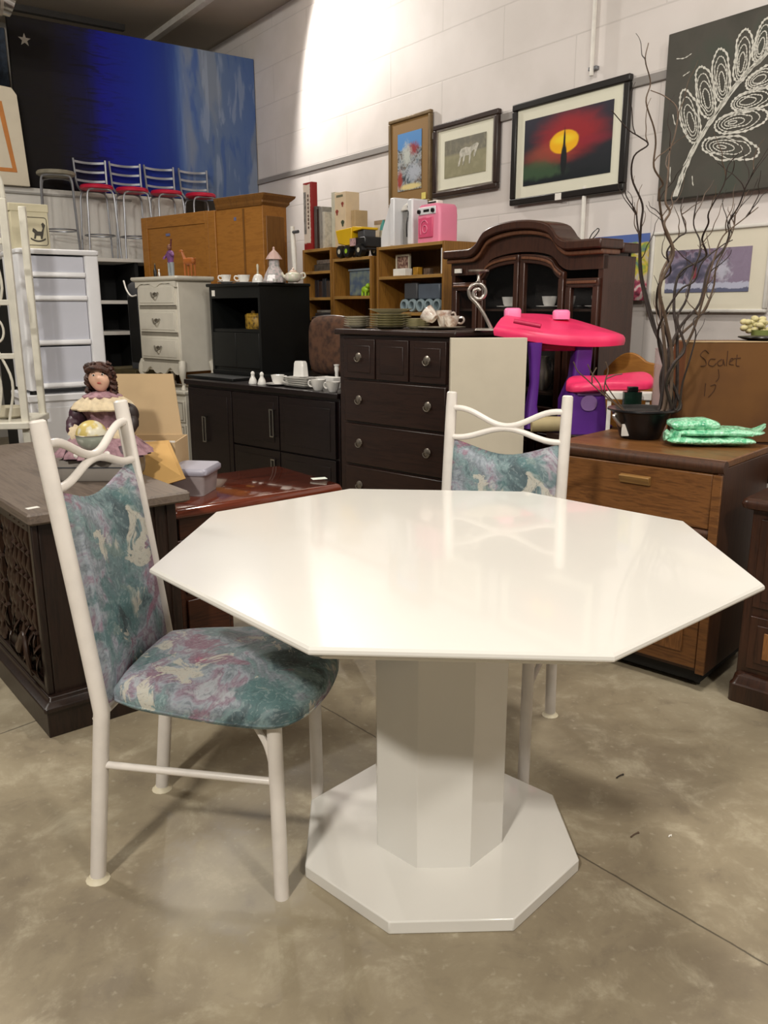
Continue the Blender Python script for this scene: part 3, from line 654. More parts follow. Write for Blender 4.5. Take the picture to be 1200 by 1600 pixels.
# --- china on the media cupboard
def onm(u, off): p = row(P_MC, TR, off, u, 430); return (p.x, p.y, ZM+Hm+.001)
def cup(name, label, loc, rz, r=.042, h=.06, mt=None, saucer=True, catg='cup', group=None, sm=None):
    mt = mt or porcelain
    t = thing(name, label, catg, loc, rz, group); z0 = .008 if saucer else 0
    if saucer: MB().lathe([(.03, 0), (.035, .003), (r*1.7, .012), (r*1.72, .015), (.03, .007), (0, .007)]).build('saucer', sm or mt, t, smooth=True)
    MB().lathe([(r*.55, z0), (r*.6, z0+.004), (r*.8, z0+h*.35), (r, z0+h), (r*.95, z0+h), (r*.75, z0+h*.35), (r*.3, z0+.008), (0, z0+.008)]).build('bowl', mt, t, smooth=True)
    MB().tube(cat([(r*.85, 0, z0+h*.8), (r*1.35, 0, z0+h*.85), (r*1.5, 0, z0+h*.55), (r*1.2, 0, z0+h*.3), (r*.8, 0, z0+h*.35)], 4), .005, 6).build('handle', mt, t, smooth=True)
    return t
cup('teacup', 'white square rimmed cup at the front left of the black cupboard top', onm(353, .06), 200, r=.036, h=.052)
cup('teacup', 'white wide cup behind, left of the bell on the black cupboard', onm(381, .22), 200, r=.046, h=.055)
t = thing('bell', 'white porcelain hand bell on the black cupboard', 'bell', onm(403, .14), 0)
MB().lathe([(.042, 0), (.040, .02), (.028, .05), (.014, .06), (0, .062)]).build('bell_body', porcelain, t, smooth=True)
MB().lathe([(.008, .06), (.006, .08), (.009, .115), (.006, .125), (0, .127)], seg=12).build('handle', cream_dish, t, smooth=True)
t = thing('ornament', 'white porcelain pagoda ornament with a peaked pink roof', 'ornament', onm(429, .16), 10)
pag = M('tinted_porcelain', '#cdbfc0', .25, var=.2, scale=60, c2='#8f9896')
MB().lathe([(.075, 0), (.078, .01), (.066, .05), (.045, .09), (.036, .105)], seg=8).build('skirt', pag, t)
MB().lathe([(.036, .105), (.034, .15), (.05, .155)], seg=8).build('tower', pag, t)
MB().lathe([(.056, .152), (.048, .168), (.028, .195), (.01, .21), (.006, .22), (.009, .226), (0, .236)], seg=8).build('roof', M('pale_pink_glaze', '#d8b9b0', .25), t)
t = thing('teapot', 'small pale green teapot with pink lid on the black cupboard', 'teapot', onm(458, .20), 0)
tg = M('pale_green_glaze', '#cfd2bb', .2, var=.1, scale=40, c2='#e7d9cf')
MB().lathe([(.03, 0), (.05, .015), (.056, .035), (.05, .055), (.03, .066), (0, .067)]).build('body', tg, t, smooth=True)
MB().lathe([(.028, .066), (.02, .078), (.006, .083), (.009, .09), (0, .096)], seg=16).build('lid', M('pale_pink_lid', '#d9bfb0', .25), t, smooth=True)
MB().tube(cat([(.05, 0, .055), (.075, 0, .06), (.08, 0, .035), (.05, 0, .02)], 4), .006, 8).build('handle', tg, t, smooth=True)
MB().tube(cat([(-.045, 0, .03), (-.065, 0, .045), (-.075, 0, .065)], 4), [.012]*4+[.008]*4+[.006], 8).build('spout', tg, t, smooth=True)
cup('dish', 'tiny white trinket dish in front of the pagoda ornament', onm(430, .05), 90, r=.018, h=.02, saucer=False, catg='dish')

# --- china on the espresso sideboard
def onb(u, off): p = row(P_BC, TR, off, u, 595); return (p.x, p.y, Hb_+.0005)
for u, lab in ((395, 'white porcelain salt shaker, left one of the pair on espresso sideboard'), (409, 'white porcelain pepper shaker, right one of the pair on espresso sideboard')):
    t = thing('shaker', lab, 'shaker', onb(u, .07), 0, 'salt and pepper shakers')
    MB().lathe([(.026, 0), (.028, .006), (.02, .03), (.011, .046), (.012, .052)], seg=18).build('body', porcelain, t, smooth=True)
    MB().ell((0, 0, .062), (.013, .013, .015), 14, 8).build('cap', porcelain, t, smooth=True)
cup('gravy_boat', 'white ruffled gravy boat on a saucer beside the shakers', onb(434, .10), -20, r=.042, h=.055)
for k in range(5):
    pos = onb(470, .12); tag(place(MB().rings([[(x, y, z) for x, y in rrect(-.10+o_, .10-o_, -.06+o_, .06-o_, .015)] for o_, z in ((.02, 0), (.002, .009), (0, .0115), (.006, .0115), (.024, .003))]).build('plate', porcelain, smooth=True), (pos[0], pos[1], pos[2]+.0118*k), TR+3*k-6), 'white rectangular plate, number of the stack under the lidded dish' if 0 else ['white rectangular plate at the bottom of the stack on sideboard', 'white rectangular plate, second from bottom of the sideboard stack', 'white rectangular plate in the middle of the sideboard stack', 'white rectangular plate just below the top of the sideboard stack', 'white rectangular plate on top of the stack under the white block'][k], 'plate', 'stacked white plates on the sideboard')
pos = onb(470, .13)
tag(place(MB().rings([[(x, y, z) for x, y in rrect(-.045+o_, .045-o_, -.025+o_*.5, .025-o_*.5, .01)] for o_, z in ((0, 0), (.002, .03), (.006, .075), (.012, .088), (.02, .09))]).build('napkin_holder', porcelain, smooth=True), (pos[0], pos[1], pos[2]+.062), TR), 'white upright porcelain napkin holder on the stacked plates', 'napkin holder')
cup('square_bowl', 'white footed cup at front right of the sideboard, left of its twin', onb(497, .06), 150, r=.045, h=.06, saucer=False, catg='cup')
cup('square_bowl', 'white footed cup touching the dark chest on the sideboard', onb(520, .05), 150, r=.040, h=.055, saucer=False, catg='cup')
pos = onb(514, .20)
tag(place(MB().rings([[(x, y, z) for x, y in rrect(-.08+o_, .08-o_, -.045+o_, .045-o_, .012)] for o_, z in ((.012, 0), (0, .05), (.0, .062), (.006, .062), (.012, .01))]).build('serving_dish', porcelain, smooth=True), pos, TR), 'white rectangular serving dish behind the two footed cups', 'dish')
t = thing('candlestick', 'white porcelain candlestick beside the dark chest at sideboard end', 'candlestick', onb(526, .30), 0)
MB().lathe([(.03, 0), (.03, .006), (.012, .02), (.01, .08), (.014, .10), (.012, .12)], seg=16).build('stick', porcelain, t, smooth=True)
MB().lathe([(.016, .12), (.018, .128), (.010, .128), (.0, .12)], seg=16).build('cup', porcelain, t, smooth=True)
# dark tray at left end
pos = row(P_BC, TR, .17, 345)
t = thing('tray', 'flat black tray lying at the left end of the espresso sideboard', 'tray', (pos.x, pos.y, Hb_), TR)
MB().box(-.28, .22, -.10, .13, 0, .02).build('base', black_lam, t, bev=.004); MB().box(-.28, .22, .115, .13, .02, .045).build('rim', black_lam, t, bev=.003)
# leopard pillow between cupboard and chest
pil = M('brown_tapestry', '#5b3d2b', .9, var=.3, scale=22, c2='#2e1d16')
p = row(P_BC, TR, .62, 517); t = thing('cushion', 'brown patterned cushion standing between black cupboard and dark chest', 'cushion', (p.x, p.y, .836), TR)
def pf(q): return Vector((q.x, q.y*(1-.5*(abs(q.x)/.2)**3), q.z))
MB().ell((0, 0, .19), (.19, .07, .19), 28, 16, fn=lambda q: Vector((math.copysign(abs(q.x/.19)**.45*.19, q.x) if abs(q.x) > 1e-6 else 0, q.y, math.copysign(abs(q.z/.19)**.45*.19, q.z) if abs(q.z) > 1e-6 else 0))).build('cover', pil, t, smooth=True)
t2 = MB().tube([(.188*cos(a)*(1/max(abs(cos(a)), abs(sin(a))))**.8, 0, .19+.188*sin(a)*(1/max(abs(cos(a)), abs(sin(a))))**.8) for a in [2*pi*k/40 for k in range(40)]], .006, 6, closed=True).build('piping', dark_wood, t, smooth=True)

# --- crockery on the dark chest
ZC = Hd+.029
def onc(u, off): p = row(P_CH, TR, off, u, 512); return Vector((p.x, p.y, ZC))
def plate_prof(r, h=.012): return [(r*.55, 0), (r*.6, .003), (r*.97, h*.8), (r, h), (r*.96, h), (r*.6, .006), (0, .006)]
words = ['bottom', 'second', 'third', 'fourth', 'fifth', 'sixth', 'seventh', 'top']
def stack(u, off, n_, r, mt, desc, group, kind='plate', dz=.011, h=.014, z0=0):
    p = onc(u, off)
    for k in range(n_):
        w_ = 'topmost' if k == n_-1 else ('bottom one' if k == 0 else words[k]+' up')
        tag(place(MB().lathe(plate_prof(r*(1-.004*k), h)).build(kind, mt, smooth=True), (p.x, p.y, p.z+z0+dz*k), 0), f'{desc}, {w_} of its stack', kind, group)
stack(559, .14, 5, .073, cream_dish, 'small cream plate at left end of the dark chest top', 'small cream plates on the chest', dz=.011)
stack(610, .15, 6, .108, green_dish, 'large grey green plate stacked on the dark chest top', 'large green plates on the chest', dz=.0115)
p = onc(610, .15)
tag(place(MB().lathe([(.05, 0), (.09, .016), (.112, .024), (.108, .024), (.085, .018), (0, .006)]).build('bowl', cream_dish, smooth=True), (p.x, p.y, p.z+.072), 0), 'wide shallow bowl crowning the large green plates', 'bowl')
stack(652, .19, 5, .062, green_dish, 'small green rimmed saucer right of the large plates', 'small green saucers on the chest', dz=.009)
p = onc(690, .17); tag(place(MB().lathe(plate_prof(.115)).build('plate', cream_dish, smooth=True), p, 0), 'single wide plate under the floral cups on the dark chest', 'plate')
flor = M('floral_china', '#e8e0d6', .15, var=.3, scale=35, c2='#a5806c', coat=.4)
c_ = cup('teacup', 'floral white cup tipped forward on its side on the wide plate', Vector((p.x-.035, p.y-.015, p.z+.048)), 110, r=.04, h=.055, mt=flor, saucer=False); c_.rotation_euler = (R(-55), 0, R(60))
cup('teacup', 'floral white cup with round handle, right side of the wide plate', Vector((p.x+.045, p.y-.005, p.z+.013)), -10, r=.04, h=.05, mt=flor, saucer=False)
cup('teacup', 'floral white cup stacked highest at the back of the wide plate', Vector((p.x+.015, p.y+.075, p.z+.013)), 5, r=.038, h=.075, mt=flor, saucer=False)
# silver scroll ornament with glass cup on it
p = onc(752, .15)
t = thing('candle_holder', 'silvery scroll shaped candle holder with shallow glass cup', 'candle holder', (p.x, p.y, ZC), -8)
pts = []
for k in range(44):
    a = -.15*pi+2.9*pi*k/43; r_ = .046*(1-.72*k/43)
    pts.append((-.018-r_*cos(a)*.98+.0, 0, .165+r_*sin(a)))
pts = [(.05, 0, 0), (.030, 0, .035), (.006, 0, .078), (-.025, 0, .12), (-.052, 0, .145)]+pts[3:]
MB().tube(cat(pts, 3), .0085, 10).build('scroll', silver, t, smooth=True)
MB().rings([[(x, y, z) for x, y in rrect(-.03+o_, .08-o_, -.035+o_, .035-o_, .01)] for o_, z in ((0, 0), (.003, .008), (.012, .01))]).build('foot', silver, t, smooth=True)
MB().lathe([(.012, .212), (.007, .218), (.007, .245), (.02, .25), (.045, .256), (.047, .264), (.04, .26), (0, .254)], (-.018, 0), 18).build('cup', silver, t, smooth=True)

# --- cream slab leaning by the chest
t = thing('laminate_panel', 'tall cream laminate panel standing upright beside the dark chest', 'panel', (.283, 3.545, 0), 4)
MB().box(0, .325, 0, .045, .0, 1.14).build('panel', cream_board, t, bev=.002)
for z in (.62, .96, 1.08): MB().lathe([(.004, 0), (.004, .002)], seg=10).build('screw_hole', black_pl, t).matrix_local = Matrix.Translation((.326, .02, z)) @ Matrix.Rotation(pi/2, 4, 'Y')

# ================================================================ oak bookcases
P3 = WP(4.73, 3.3); E3 = Vector((.579, -.815)); N3 = Vector((.815, .579))
def W3(x, y, z): return (P3.x+E3.x*x+N3.x*y, P3.y+E3.y*x+N3.y*y, z)
def bookcase(x, Wd, H, shelves, label, mt=oak, back=True):
    t = thing('bookcase', label, 'bookcase', W3(x, 0, 0), TA)
    MB().box(0, .02, 0, .29, 0, H).build('side_panel', mt, t, bev=.001); MB().box(Wd-.02, Wd, 0, .29, 0, H).build('side_panel', mt, t, bev=.001)
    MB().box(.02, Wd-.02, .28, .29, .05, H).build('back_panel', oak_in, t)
    for z in [H-.02]+shelves+[.06]: MB().box(.02, Wd-.02, .003, .28, z, z+.02).build('shelf', oak_x if z > .1 else mt, t, bev=.001)
    return t
bookcase(0, .712, 1.655, [1.445, 1.215, .75, .4], 'wide oak bookcase beside the china hutch with a pink toy on top')
bookcase(-.565, .50, 1.605, [1.325, 1.0, .65, .35], 'narrow oak bookcase with a yellow toy truck on top')
t3_ = bookcase(-.985, .41, 1.69, [1.51, 1.32, 1.17, .8, .4], 'tall narrow dark bookcase at the left with games on top')
def game(x, y, z, w_, d_, h_, mt, name, label, catg, rz=0, group=None, bev=.003):
    o = MB().box(0, w_, 0, d_, 0, h_).build(name, mt, bev=bev); place(o, W3(x, y, z), TA+rz); return tag(o, label, catg, group)
# wide bookcase contents
t = thing('photo_frame', 'small photo frame leaning inside the wide oak bookcase', 'photo frame', W3(.08, .10, 1.466), TA)
MB().box(0, .15, 0, .015, 0, .012).box(0, .15, 0, .015, .128, .14).box(0, .012, 0, .015, .012, .128).box(.138, .15, 0, .015, .012, .128).build('frame', cream_dish, t)
MB().box(.012, .138, .006, .012, .012, .128).build('picture', M('group_photo', '#5c3a33', .5, var=.4, scale=60, c2='#c6a893'), t)
game(.16, .02, 1.466, .13, .06, .045, paper, 'box', 'small white box lying in front of the photo frame', 'box')
game(.335, .05, 1.466, .05, .04, .05, M('yellow_toy', '#a97a1c', .5, var=.2, scale=30), 'toy_block', 'small yellow toy beside the small white box', 'toy')
game(.42, .07, 1.466, .06, .035, .04, bark_l, 'toy_block', 'small brown toy at right on the upper bookcase shelf', 'toy')
game(.655, .02, 1.466, .02, .16, .15, paper, 'booklet', 'thin white booklet standing at the right end of upper shelf', 'book')
# toy kitchen / truck on lower shelf with a chain of rings
t = thing('toy_truck', 'grey and black toy truck on the lower shelf of the wide bookcase', 'toy truck', W3(.24, .05, 1.236), TA)
MB().box(0, .14, 0, .12, .08, .185).build('cab', dgrey_pl, t, bev=.01); MB().box(.15, .37, 0, .12, .08, .175).build('container', M('steel_blue_plastic', '#59626e', .4), t, bev=.008)
MB().box(0, .38, .01, .11, .045, .08).build('chassis', black_pl, t, bev=.003)
for k in range(5):
    o = MB().lathe([(.038, -.012), (.042, 0), (.038, .012), (.026, .012), (.026, -.012)], seg=20).build('wheel', M('grey_wheel_rim', '#8fa0a6', .4) if k == 0 else bpy.data.materials['grey_wheel_rim'], t, smooth=True); o.rotation_euler = (pi/2, 0, 0); o.location = (.02+.085*k, -.005, .042)
# narrow bookcase contents
t = thing('storage_box', 'clear storage box of blue toys in the narrow bookcase', 'box', W3(-.43, .06, 1.346), TA)
MB().box(0, .26, 0, .16, 0, .17).build('body', M('clear_box_of_blue_toys', '#4c5c74', .3, var=.35, scale=18, c2='#7f8a7c'), t, bev=.008); MB().box(-.006, .266, -.006, .166, .17, .185).build('lid', M('hazy_lid', '#7b8790', .3), t, bev=.005)
t = thing('toy_animal', 'small lime green toy in front of the clear storage box', 'toy', W3(-.18, .03, 1.346), TA)
lime = M('lime_plastic', '#9ac22a', .4)
MB().ell((0, 0, .04), (.04, .022, .024), 16, 10).ell((.035, 0, .065), (.02, .018, .018), 12, 8).build('body', lime, t, smooth=True)
for x, y in ((-.02, -.012), (-.02, .012), (.02, -.012), (.02, .012)): MB().tube([(x, y, .03), (x, y, 0)], .008, 8).build('leg', lime, t, smooth=True)
# left bookcase contents
game(-.90, .05, 1.531, .26, .18, .05, M('grey_flat_case', '#565049', .5, var=.3, scale=25), 'game_box', 'flat grey box lying lowest on the top shelf of left bookcase', 'box')
game(-.88, .06, 1.583, .22, .16, .03, M('mixed_case', '#7a6f66', .5, var=.3, scale=40), 'game_box', 'smaller flat grey box lying on the other in left bookcase', 'box')
for k, (c_, hh) in enumerate((('#26232a', .13), ('#3a2b26', .12), ('#2a2f35', .14), ('#4b4038', .12), ('#232021', .13))):
    game(-.93+.055*k, .07, 1.341, .05, .14, hh, M('dark_book_cover', c_, .5), 'book', ['leftmost dark book on the middle shelf of left bookcase', 'second dark book on the middle shelf of left bookcase', 'third dark book on the middle shelf of left bookcase', 'tan backed fourth book on the middle shelf of left bookcase', 'rightmost dark book on the middle shelf of left bookcase'][k], 'book', group='books in the left bookcase')
game(-.90, .05, 1.191, .25, .18, .035, dgrey_pl, 'magazine', 'dark magazine lying at the bottom of the low stack', 'magazine')
game(-.89, .06, 1.228, .23, .16, .02, M('pale_magazine', '#8d8880', .5, var=.2, scale=30), 'magazine', 'pale magazine lying on top of the low stack', 'magazine')
# on top of the bookcases
def gamebox_mat():
    nb = NB('red_game_box'); n = nb.noise(30, 3)
    f = nb.m('ADD', nb.x, nb.m('MULTIPLY', nb.m('SUBTRACT', n, .5), .03)); g = nb.m('ADD', nb.z, nb.m('MULTIPLY', nb.m('SUBTRACT', n, .5), .03))
    red = nb.m('MAXIMUM', nb.ss(f, .098, .104), nb.m('MAXIMUM', nb.ss(g, .055, .045), nb.ss(g, .468, .474)))
    return nb.col(nb.mix(red, '#d7cabc', '#8f1d1c')).set(.5).mat
tp = 1.6905
t = thing('game_box', 'tall red edged cream game box standing on the left bookcase', 'game box', W3(-1.04, .05, tp), TA)
MB().box(0, .125, 0, .05, 0, .485).build('box', gamebox_mat(), t, bev=.002)
b_ = MB()
for k in range(9): b_.box(.062, .08, -.0012, 0, .155+.028*k, .155+.028*k+.017+(k % 3)*.002)
b_.build('lettering', M('brown_lettering', '#5c463a', .6), t)
MB().box(.006, .04, -.0012, .0, .12, .42).box(.012, .038, -.002, -.0012, .38, .41).build('side_picture', M('grey_print', '#8f8c88', .6, var=.3, scale=40), t)
for k, (x, ww, hh, c_, lab) in enumerate(((-.905, .035, .31, '#5d5552', 'grey book beside the red game box'), (-.865, .03, .29, '#33231d', 'dark brown book, middle of the upright books by the game box'), (-.83, .04, .30, '#8f8b84', 'pale grey book next to the tall cream toy box'), (-.785, .03, .26, '#c2bcae', 'white book touching the tall cream toy box'))):
    game(x, .06, tp, ww, .17, hh, M('book_cover', c_, .5, var=.15, scale=30), 'book', lab, 'book', group='upright books beside the game box')
t = thing('toy_box', 'tall cream box printed with red and green toy figures', 'game box', W3(-.75, .12, tp), TA)
MB().box(0, .045, 0, .12, 0, .395).build('spine', M('cream_box_spine', '#c9c6b4', .6), t); 
MB().box(.045, .19, 0, .12, 0, .385).build('box', M('cream_toy_box', '#d8c3a4', .6, var=.05), t, bev=.002)
pc = M('red_print', '#8c3a2e', .6); pg = M('green_print', '#3d4a35', .6)
for (x, z, r_, mm, nm) in ((.075, .25, .016, pc, 'red_figure'), (.15, .30, .014, pc, 'red_figure'), (.08, .10, .016, pc, 'red_figure'), (.15, .17, .018, pg, 'green_figure')):
    MB().prism([(x+r_*cos(a)*(1+.4*sin(3*a)), z+1.3*r_*sin(a)) for a in [2*pi*k/14 for k in range(14)]], -.0012, 0, 'y').build(nm, mm, t)
pm = MB()
for k in range(5): pm.box(.07+.018*k, .082+.018*k, -.0012, 0, .352, .368)
pm.build('lettering', pg, t)
game(-.555, .165, tp-.083, .05, .11, .34, M('tan_box', '#b49c76', .6), 'game_box', 'narrow tan box just right of the cream toy box', 'box')
# yellow dump truck
t = thing('dump_truck', 'yellow and black toy dump truck on the narrow bookcase', 'toy truck', W3(-.485, .005, 1.6055), TA)
yel = M('yellow_plastic', '#e0b412', .4, var=.03)
MB().hexa([(.0, 0, .10), (.17, 0, .07), (.17, .14, .07), (.0, .14, .10), (-.02, -.01, .19), (.19, -.01, .20), (.19, .15, .20), (-.02, .15, .19)]).build('tipper', yel, t, bev=.006)
MB().hexa([(.185, 0, .17), (.30, .0, .18), (.30, .14, .18), (.185, .14, .17), (.185, 0, .205), (.30, 0, .195), (.30, .14, .195), (.185, .14, .205)]).build('canopy', yel, t, bev=.004)
MB().box(.0, .33, .02, .12, .045, .075).build('chassis', black_pl, t, bev=.004)
MB().box(.20, .34, .0, .14, .06, .13).build('engine', black_pl, t, bev=.008)
MB().box(.22, .30, .02, .12, .13, .178).build('cab', dgrey_pl, t, bev=.006)
MB().box(.17, .235, -.012, -.004, .075, .125).build('sticker', M('pink_sticker', '#c9a3a3', .5, var=.3, scale=60), t)
for k, x in enumerate((.045, .135, .29)):
    for y in (0, .13):
        o = MB().lathe([(.02, -.022), (.04, -.02), (.044, 0), (.04, .02), (.02, .022)], seg=18).build('wheel', black_pl, t, smooth=True); o.rotation_euler = (pi/2, 0, 0); o.location = (x, y, .044)
        h2 = MB().lathe([(.0, .023), (.016, .023), (.018, .018)], seg=12).build('hubcap', lime if k == 1 else cream_dish, o, smooth=True)
t = thing('cone_toy', 'small teal cone toy behind the yellow dump truck', 'toy', W3(-.20, .20, 1.6055), TA)
MB().lathe([(.035, 0), (.035, .02), (.03, .02), (.03, .18)], seg=16).build('stand', cream_dish, t, smooth=True)
MB().lathe([(.028, .18), (.022, .21), (.006, .25), (0, .252)], seg=16).build('cone', M('teal_plastic', '#3f8f88', .5), t, smooth=True)
t = thing('game_board', 'folded cream game board standing open behind the dump truck', 'board game', W3(-.40, .262, 1.6055), TA)
MB().box(0, .30, 0, .01, 0, .235).build('board', M('cream_board_print', '#d9cbb4', .6, var=.05), t); MB().box(0, .30, -.003, .012, .235, .262).build('edge_strip', M('tan_strip', '#9a846b', .6), t)
# white hooded board and monitor
t = thing('toy_house', 'white folded plastic toy house with grey panel on wide bookcase', 'toy', W3(.0, .05, 1.6555), TA)
MB().prism([(-.02, 0), (.11, 0), (.11, .29), (.09, .285), (.05, .21), (.0, .12), (-.02, .06)], 0, .03, 'y').build('left_wing', plastic_w, t, bev=.004)
MB().box(.11, .155, -.02, .16, 0, .30).build('post', plastic_w, t, bev=.008)
MB().box(.16, .27, .05, .10, .0, .22).build('panel', M('grey_plastic_panel', '#8c8a88', .5), t, bev=.006)
MB().prism([(.16, .22), (.27, .22), (.27, .245), (.23, .26), (.19, .25)], .03, .12, 'y').build('hood', paper, t, bev=.004)
MB().box(.27, .325, .0, .13, 0, .28).build('right_wing', plastic_w, t, bev=.01)
MB().tube(cat([(.25, .02, .24), (.285, .0, .2), (.28, -.01, .12), (.27, 0, .05)], 5), .004, 6).build('cable', black_pl, t, smooth=True)
t = thing('toy_oven', 'pink and white toy oven on top of the wide bookcase', 'toy oven', W3(.40, .03, 1.6555), TA)
pk2 = M('soft_pink_plastic', '#ee8aa8', .4, var=.02); 
MB().rings([[(x, y, z) for x, y in rrect(0+o_, .225-o_, 0, .15, .02)] for o_, z in ((0, 0), (0, .16), (.006, .205), (.02, .22), (.03, .225))]).build('body', pk2, t, smooth=True)
MB().box(.025, .165, -.008, .0, .03, .15).build('door', M('rose_plastic', '#e0587f', .4), t, bev=.004)
MB().tube(cat([(.055, -.011, .05), (.05, -.011, .1), (.07, -.011, .125), (.1, -.011, .13), (.125, -.011, .11)], 4), .003, 6).tube([(.095+.022*cos(a), -.011, .08+.022*sin(a)) for a in [2*pi*k/20 for k in range(20)]], .003, 6, closed=True).build('door_relief', pk2, t, smooth=True)
MB().box(.02, .19, -.006, .01, .165, .21).build('control_panel', plastic_w, t, bev=.004)
for x in (.035, .17):
    o = MB().lathe([(.013, 0), (.012, .012), (0, .013)], seg=14).build('knob', black_pl, t, smooth=True); o.rotation_euler = (pi/2, 0, 0); o.location = (x, -.006, .185)
MB().box(.075, .13, -.008, -.004, .18, .195).build('display', black_pl, t)
MB().box(.06, .15, .04, .09, .225, .25).build('handle', paper, t, bev=.006); MB().box(.07, .14, .035, .095, .235, .243).build('grip', black_pl, t)

# ================================================================ china hutch
PH = (.373, 4.90); WH, DH = 1.10, .25
t = thing('china_hutch', 'mahogany china hutch with arched glazed doors', 'china cabinet', loc3(PH), TA)
def archz(x, base=1.575, peak=.12):
    c = .5; hw = .32; d = abs(x-c*WH)/ (hw*WH)
    if d >= 1: return base
    if d > .72:
        k = (1-d)/.28; return base+peak*.45*(k*k)
    return base+peak*(.45+.55*sqrt(max(0, 1-(d/.72)**2)))
xs = [WH*k/48 for k in range(49)]
tops = [archz(x) for x in xs]
MB().box(0, .03, .02, DH, .0, 1.5).build('side_panel', hutch_wood, t); MB().box(WH-.03, WH, .02, DH, .0, 1.5).build('side_panel', hutch_wood, t)
MB().box(.03, WH-.03, DH-.012, DH, .0, 1.56).build('back_panel', M('hutch_back', '#120b08', .7), t)
MB().strip(xs, [z-.02 for z in tops], [1.44+ (z-1.575)*.85 for z in tops], .015, .05).build('frieze', hutch_wood, t)
MB().strip([-.02+(WH+.04)*k/48 for k in range(49)], tops, [z-.045 for z in tops], -.035, .13).box(-.02, WH+.02, .13, DH, 1.515, 1.56).build('cornice', hutch_wood, t, bev=.008)
MB().strip([-.012+(WH+.024)*k/48 for k in range(49)], [z-.045 for z in tops], [z-.07 for z in tops], -.012, .12).build('cornice_moulding', hutch_light, t, bev=.006)
MB().box(.03, WH-.03, .04, DH-.02, 1.50, 1.515).build('roof_board', hutch_wood, t)
glass = bpy.data.materials.new('cabinet_glass'); glass.use_nodes = True
g_ = glass.node_tree; pb = g_.nodes['Principled BSDF']; pb.inputs['Base Color'].default_value = (.03, .03, .03, 1); pb.inputs['Roughness'].default_value = .05
pb.inputs['Alpha'].default_value = .07; pb.inputs['Specular IOR Level'].default_value = .3
for z in (.82, 1.245): MB().box(.03, WH-.03, .05, DH-.02, z, z+.012).build('shelf', M('hutch_shelf', '#3a2a22', .4) if z < .9 else bpy.data.materials['hutch_shelf'], t)
for (a, b, arch) in ((.03, .235, False), (.25, .555, True), (.565, .87, True), (.885, 1.09, False)):
    n_ = 20; xx = [a+(b-a)*k/n_ for k in range(n_+1)]
    zt_ = [(1.44+(archz(x)-1.575)*.85-.012) if arch else 1.40 for x in xx]
    f = MB(); fw = .035
    f.strip(xx, zt_, [z-.045 for z in zt_], .0, .028)
    f.box(a, a+fw, 0, .028, .72, zt_[0]-.03); f.box(b-fw, b, 0, .028, .72, zt_[-1]-.03); f.box(a+fw, b-fw, 0, .028, .72, .765)
    d = f.build('door', hutch_wood, t, bev=.004)
    MB().strip(xx[1:-1], [z-.012 for z in zt_[1:-1]], [z-.026 for z in zt_[1:-1]], -.008, 0).build('bead', hutch_light, d, bev=.003)
    MB().strip(xx[2:-2], [z-.04 for z in zt_[2:-2]], [.76]*(n_-3), .012, .015).build('pane', glass, d)
MB().box(.0, WH, -.01, DH, .66, .715).build('waist_moulding', hutch_light, t, bev=.01)
MB().box(0.005, WH-.005, .0, .03, .06, .66).build('lower_front', hutch_wood, t, bev=.003)
for (a, b) in ((.05, .37), (.39, .73), (.75, 1.07)):
    MB().box(a, b, -.014, .0, .1, .63).box(a+.05, b-.05, -.02, -.014, .15, .58).build('lower_door', hutch_wood, t, bev=.006)
MB().box(-.015, WH+.015, -.03, DH, 0, .06).build('plinth', hutch_wood, t, bev=.006)
MB().box(.06, .11, -.012, .0, 1.452, 1.475).build('price_tag', paper, t)
MB().prism(rrect(.06, .24, 1.1, 1.38, .01), 0, .002, 'y').build('side_pane', glass, t).matrix_local = Matrix.Translation((WH+.001, 0, 0)) @ Matrix.Rotation(pi/2, 4, 'Z')
def onh(x, y, z): c_, s_ = cos(R(TA)), sin(R(TA)); return (PH[0]+c_*x-s_*y, PH[1]+s_*x+c_*y, z)
for x, lab in ((.36, 'white teacup at left behind the arched hutch doors'), (.66, 'white teacup in the middle of the hutch shelf'), (.79, 'white teacup right of centre on the hutch shelf'), (.99, 'white teacup with saucer in the right hutch door')):
    cup('teacup', lab, onh(x, .13, 1.2575), 60, r=.04, h=.055, group='teacups in the hutch')
for x, z, lab, mt in ((.36, .8325, 'white jug on the lowest hutch shelf at left', porcelain), (.62, .8325, 'clear vase on the lowest hutch shelf near the middle door', silver), (.80, .8325, 'pale jug on the lowest hutch shelf at right', cream_dish)):
    t = thing('jug', lab, 'jug', onh(x, .14, z), 40)
    MB().lathe([(.035, 0), (.06, .04), (.055, .1), (.03, .15), (.038, .18), (.033, .178), (0, .1)]).build('body', mt, t, smooth=True)
    MB().tube(cat([(.035, 0, .165), (.08, 0, .15), (.085, 0, .09), (.055, 0, .05)], 4), .006, 8).build('handle', mt, t, smooth=True)
pw = onw(805+145, 347, 3.2); tag(place(MB().tube(cat([(0, 0, .0), (.02, 0, .03), (.05, 0, .05), (.06, 0, .04), (.03, 0, .01), (.0, 0, .0)], 4), .0025, 6).build('wire_loop', black_pl, smooth=True), onh(.93, .1, 1.580), TA), 'thin black wire loop on top of the china hutch', 'wire')

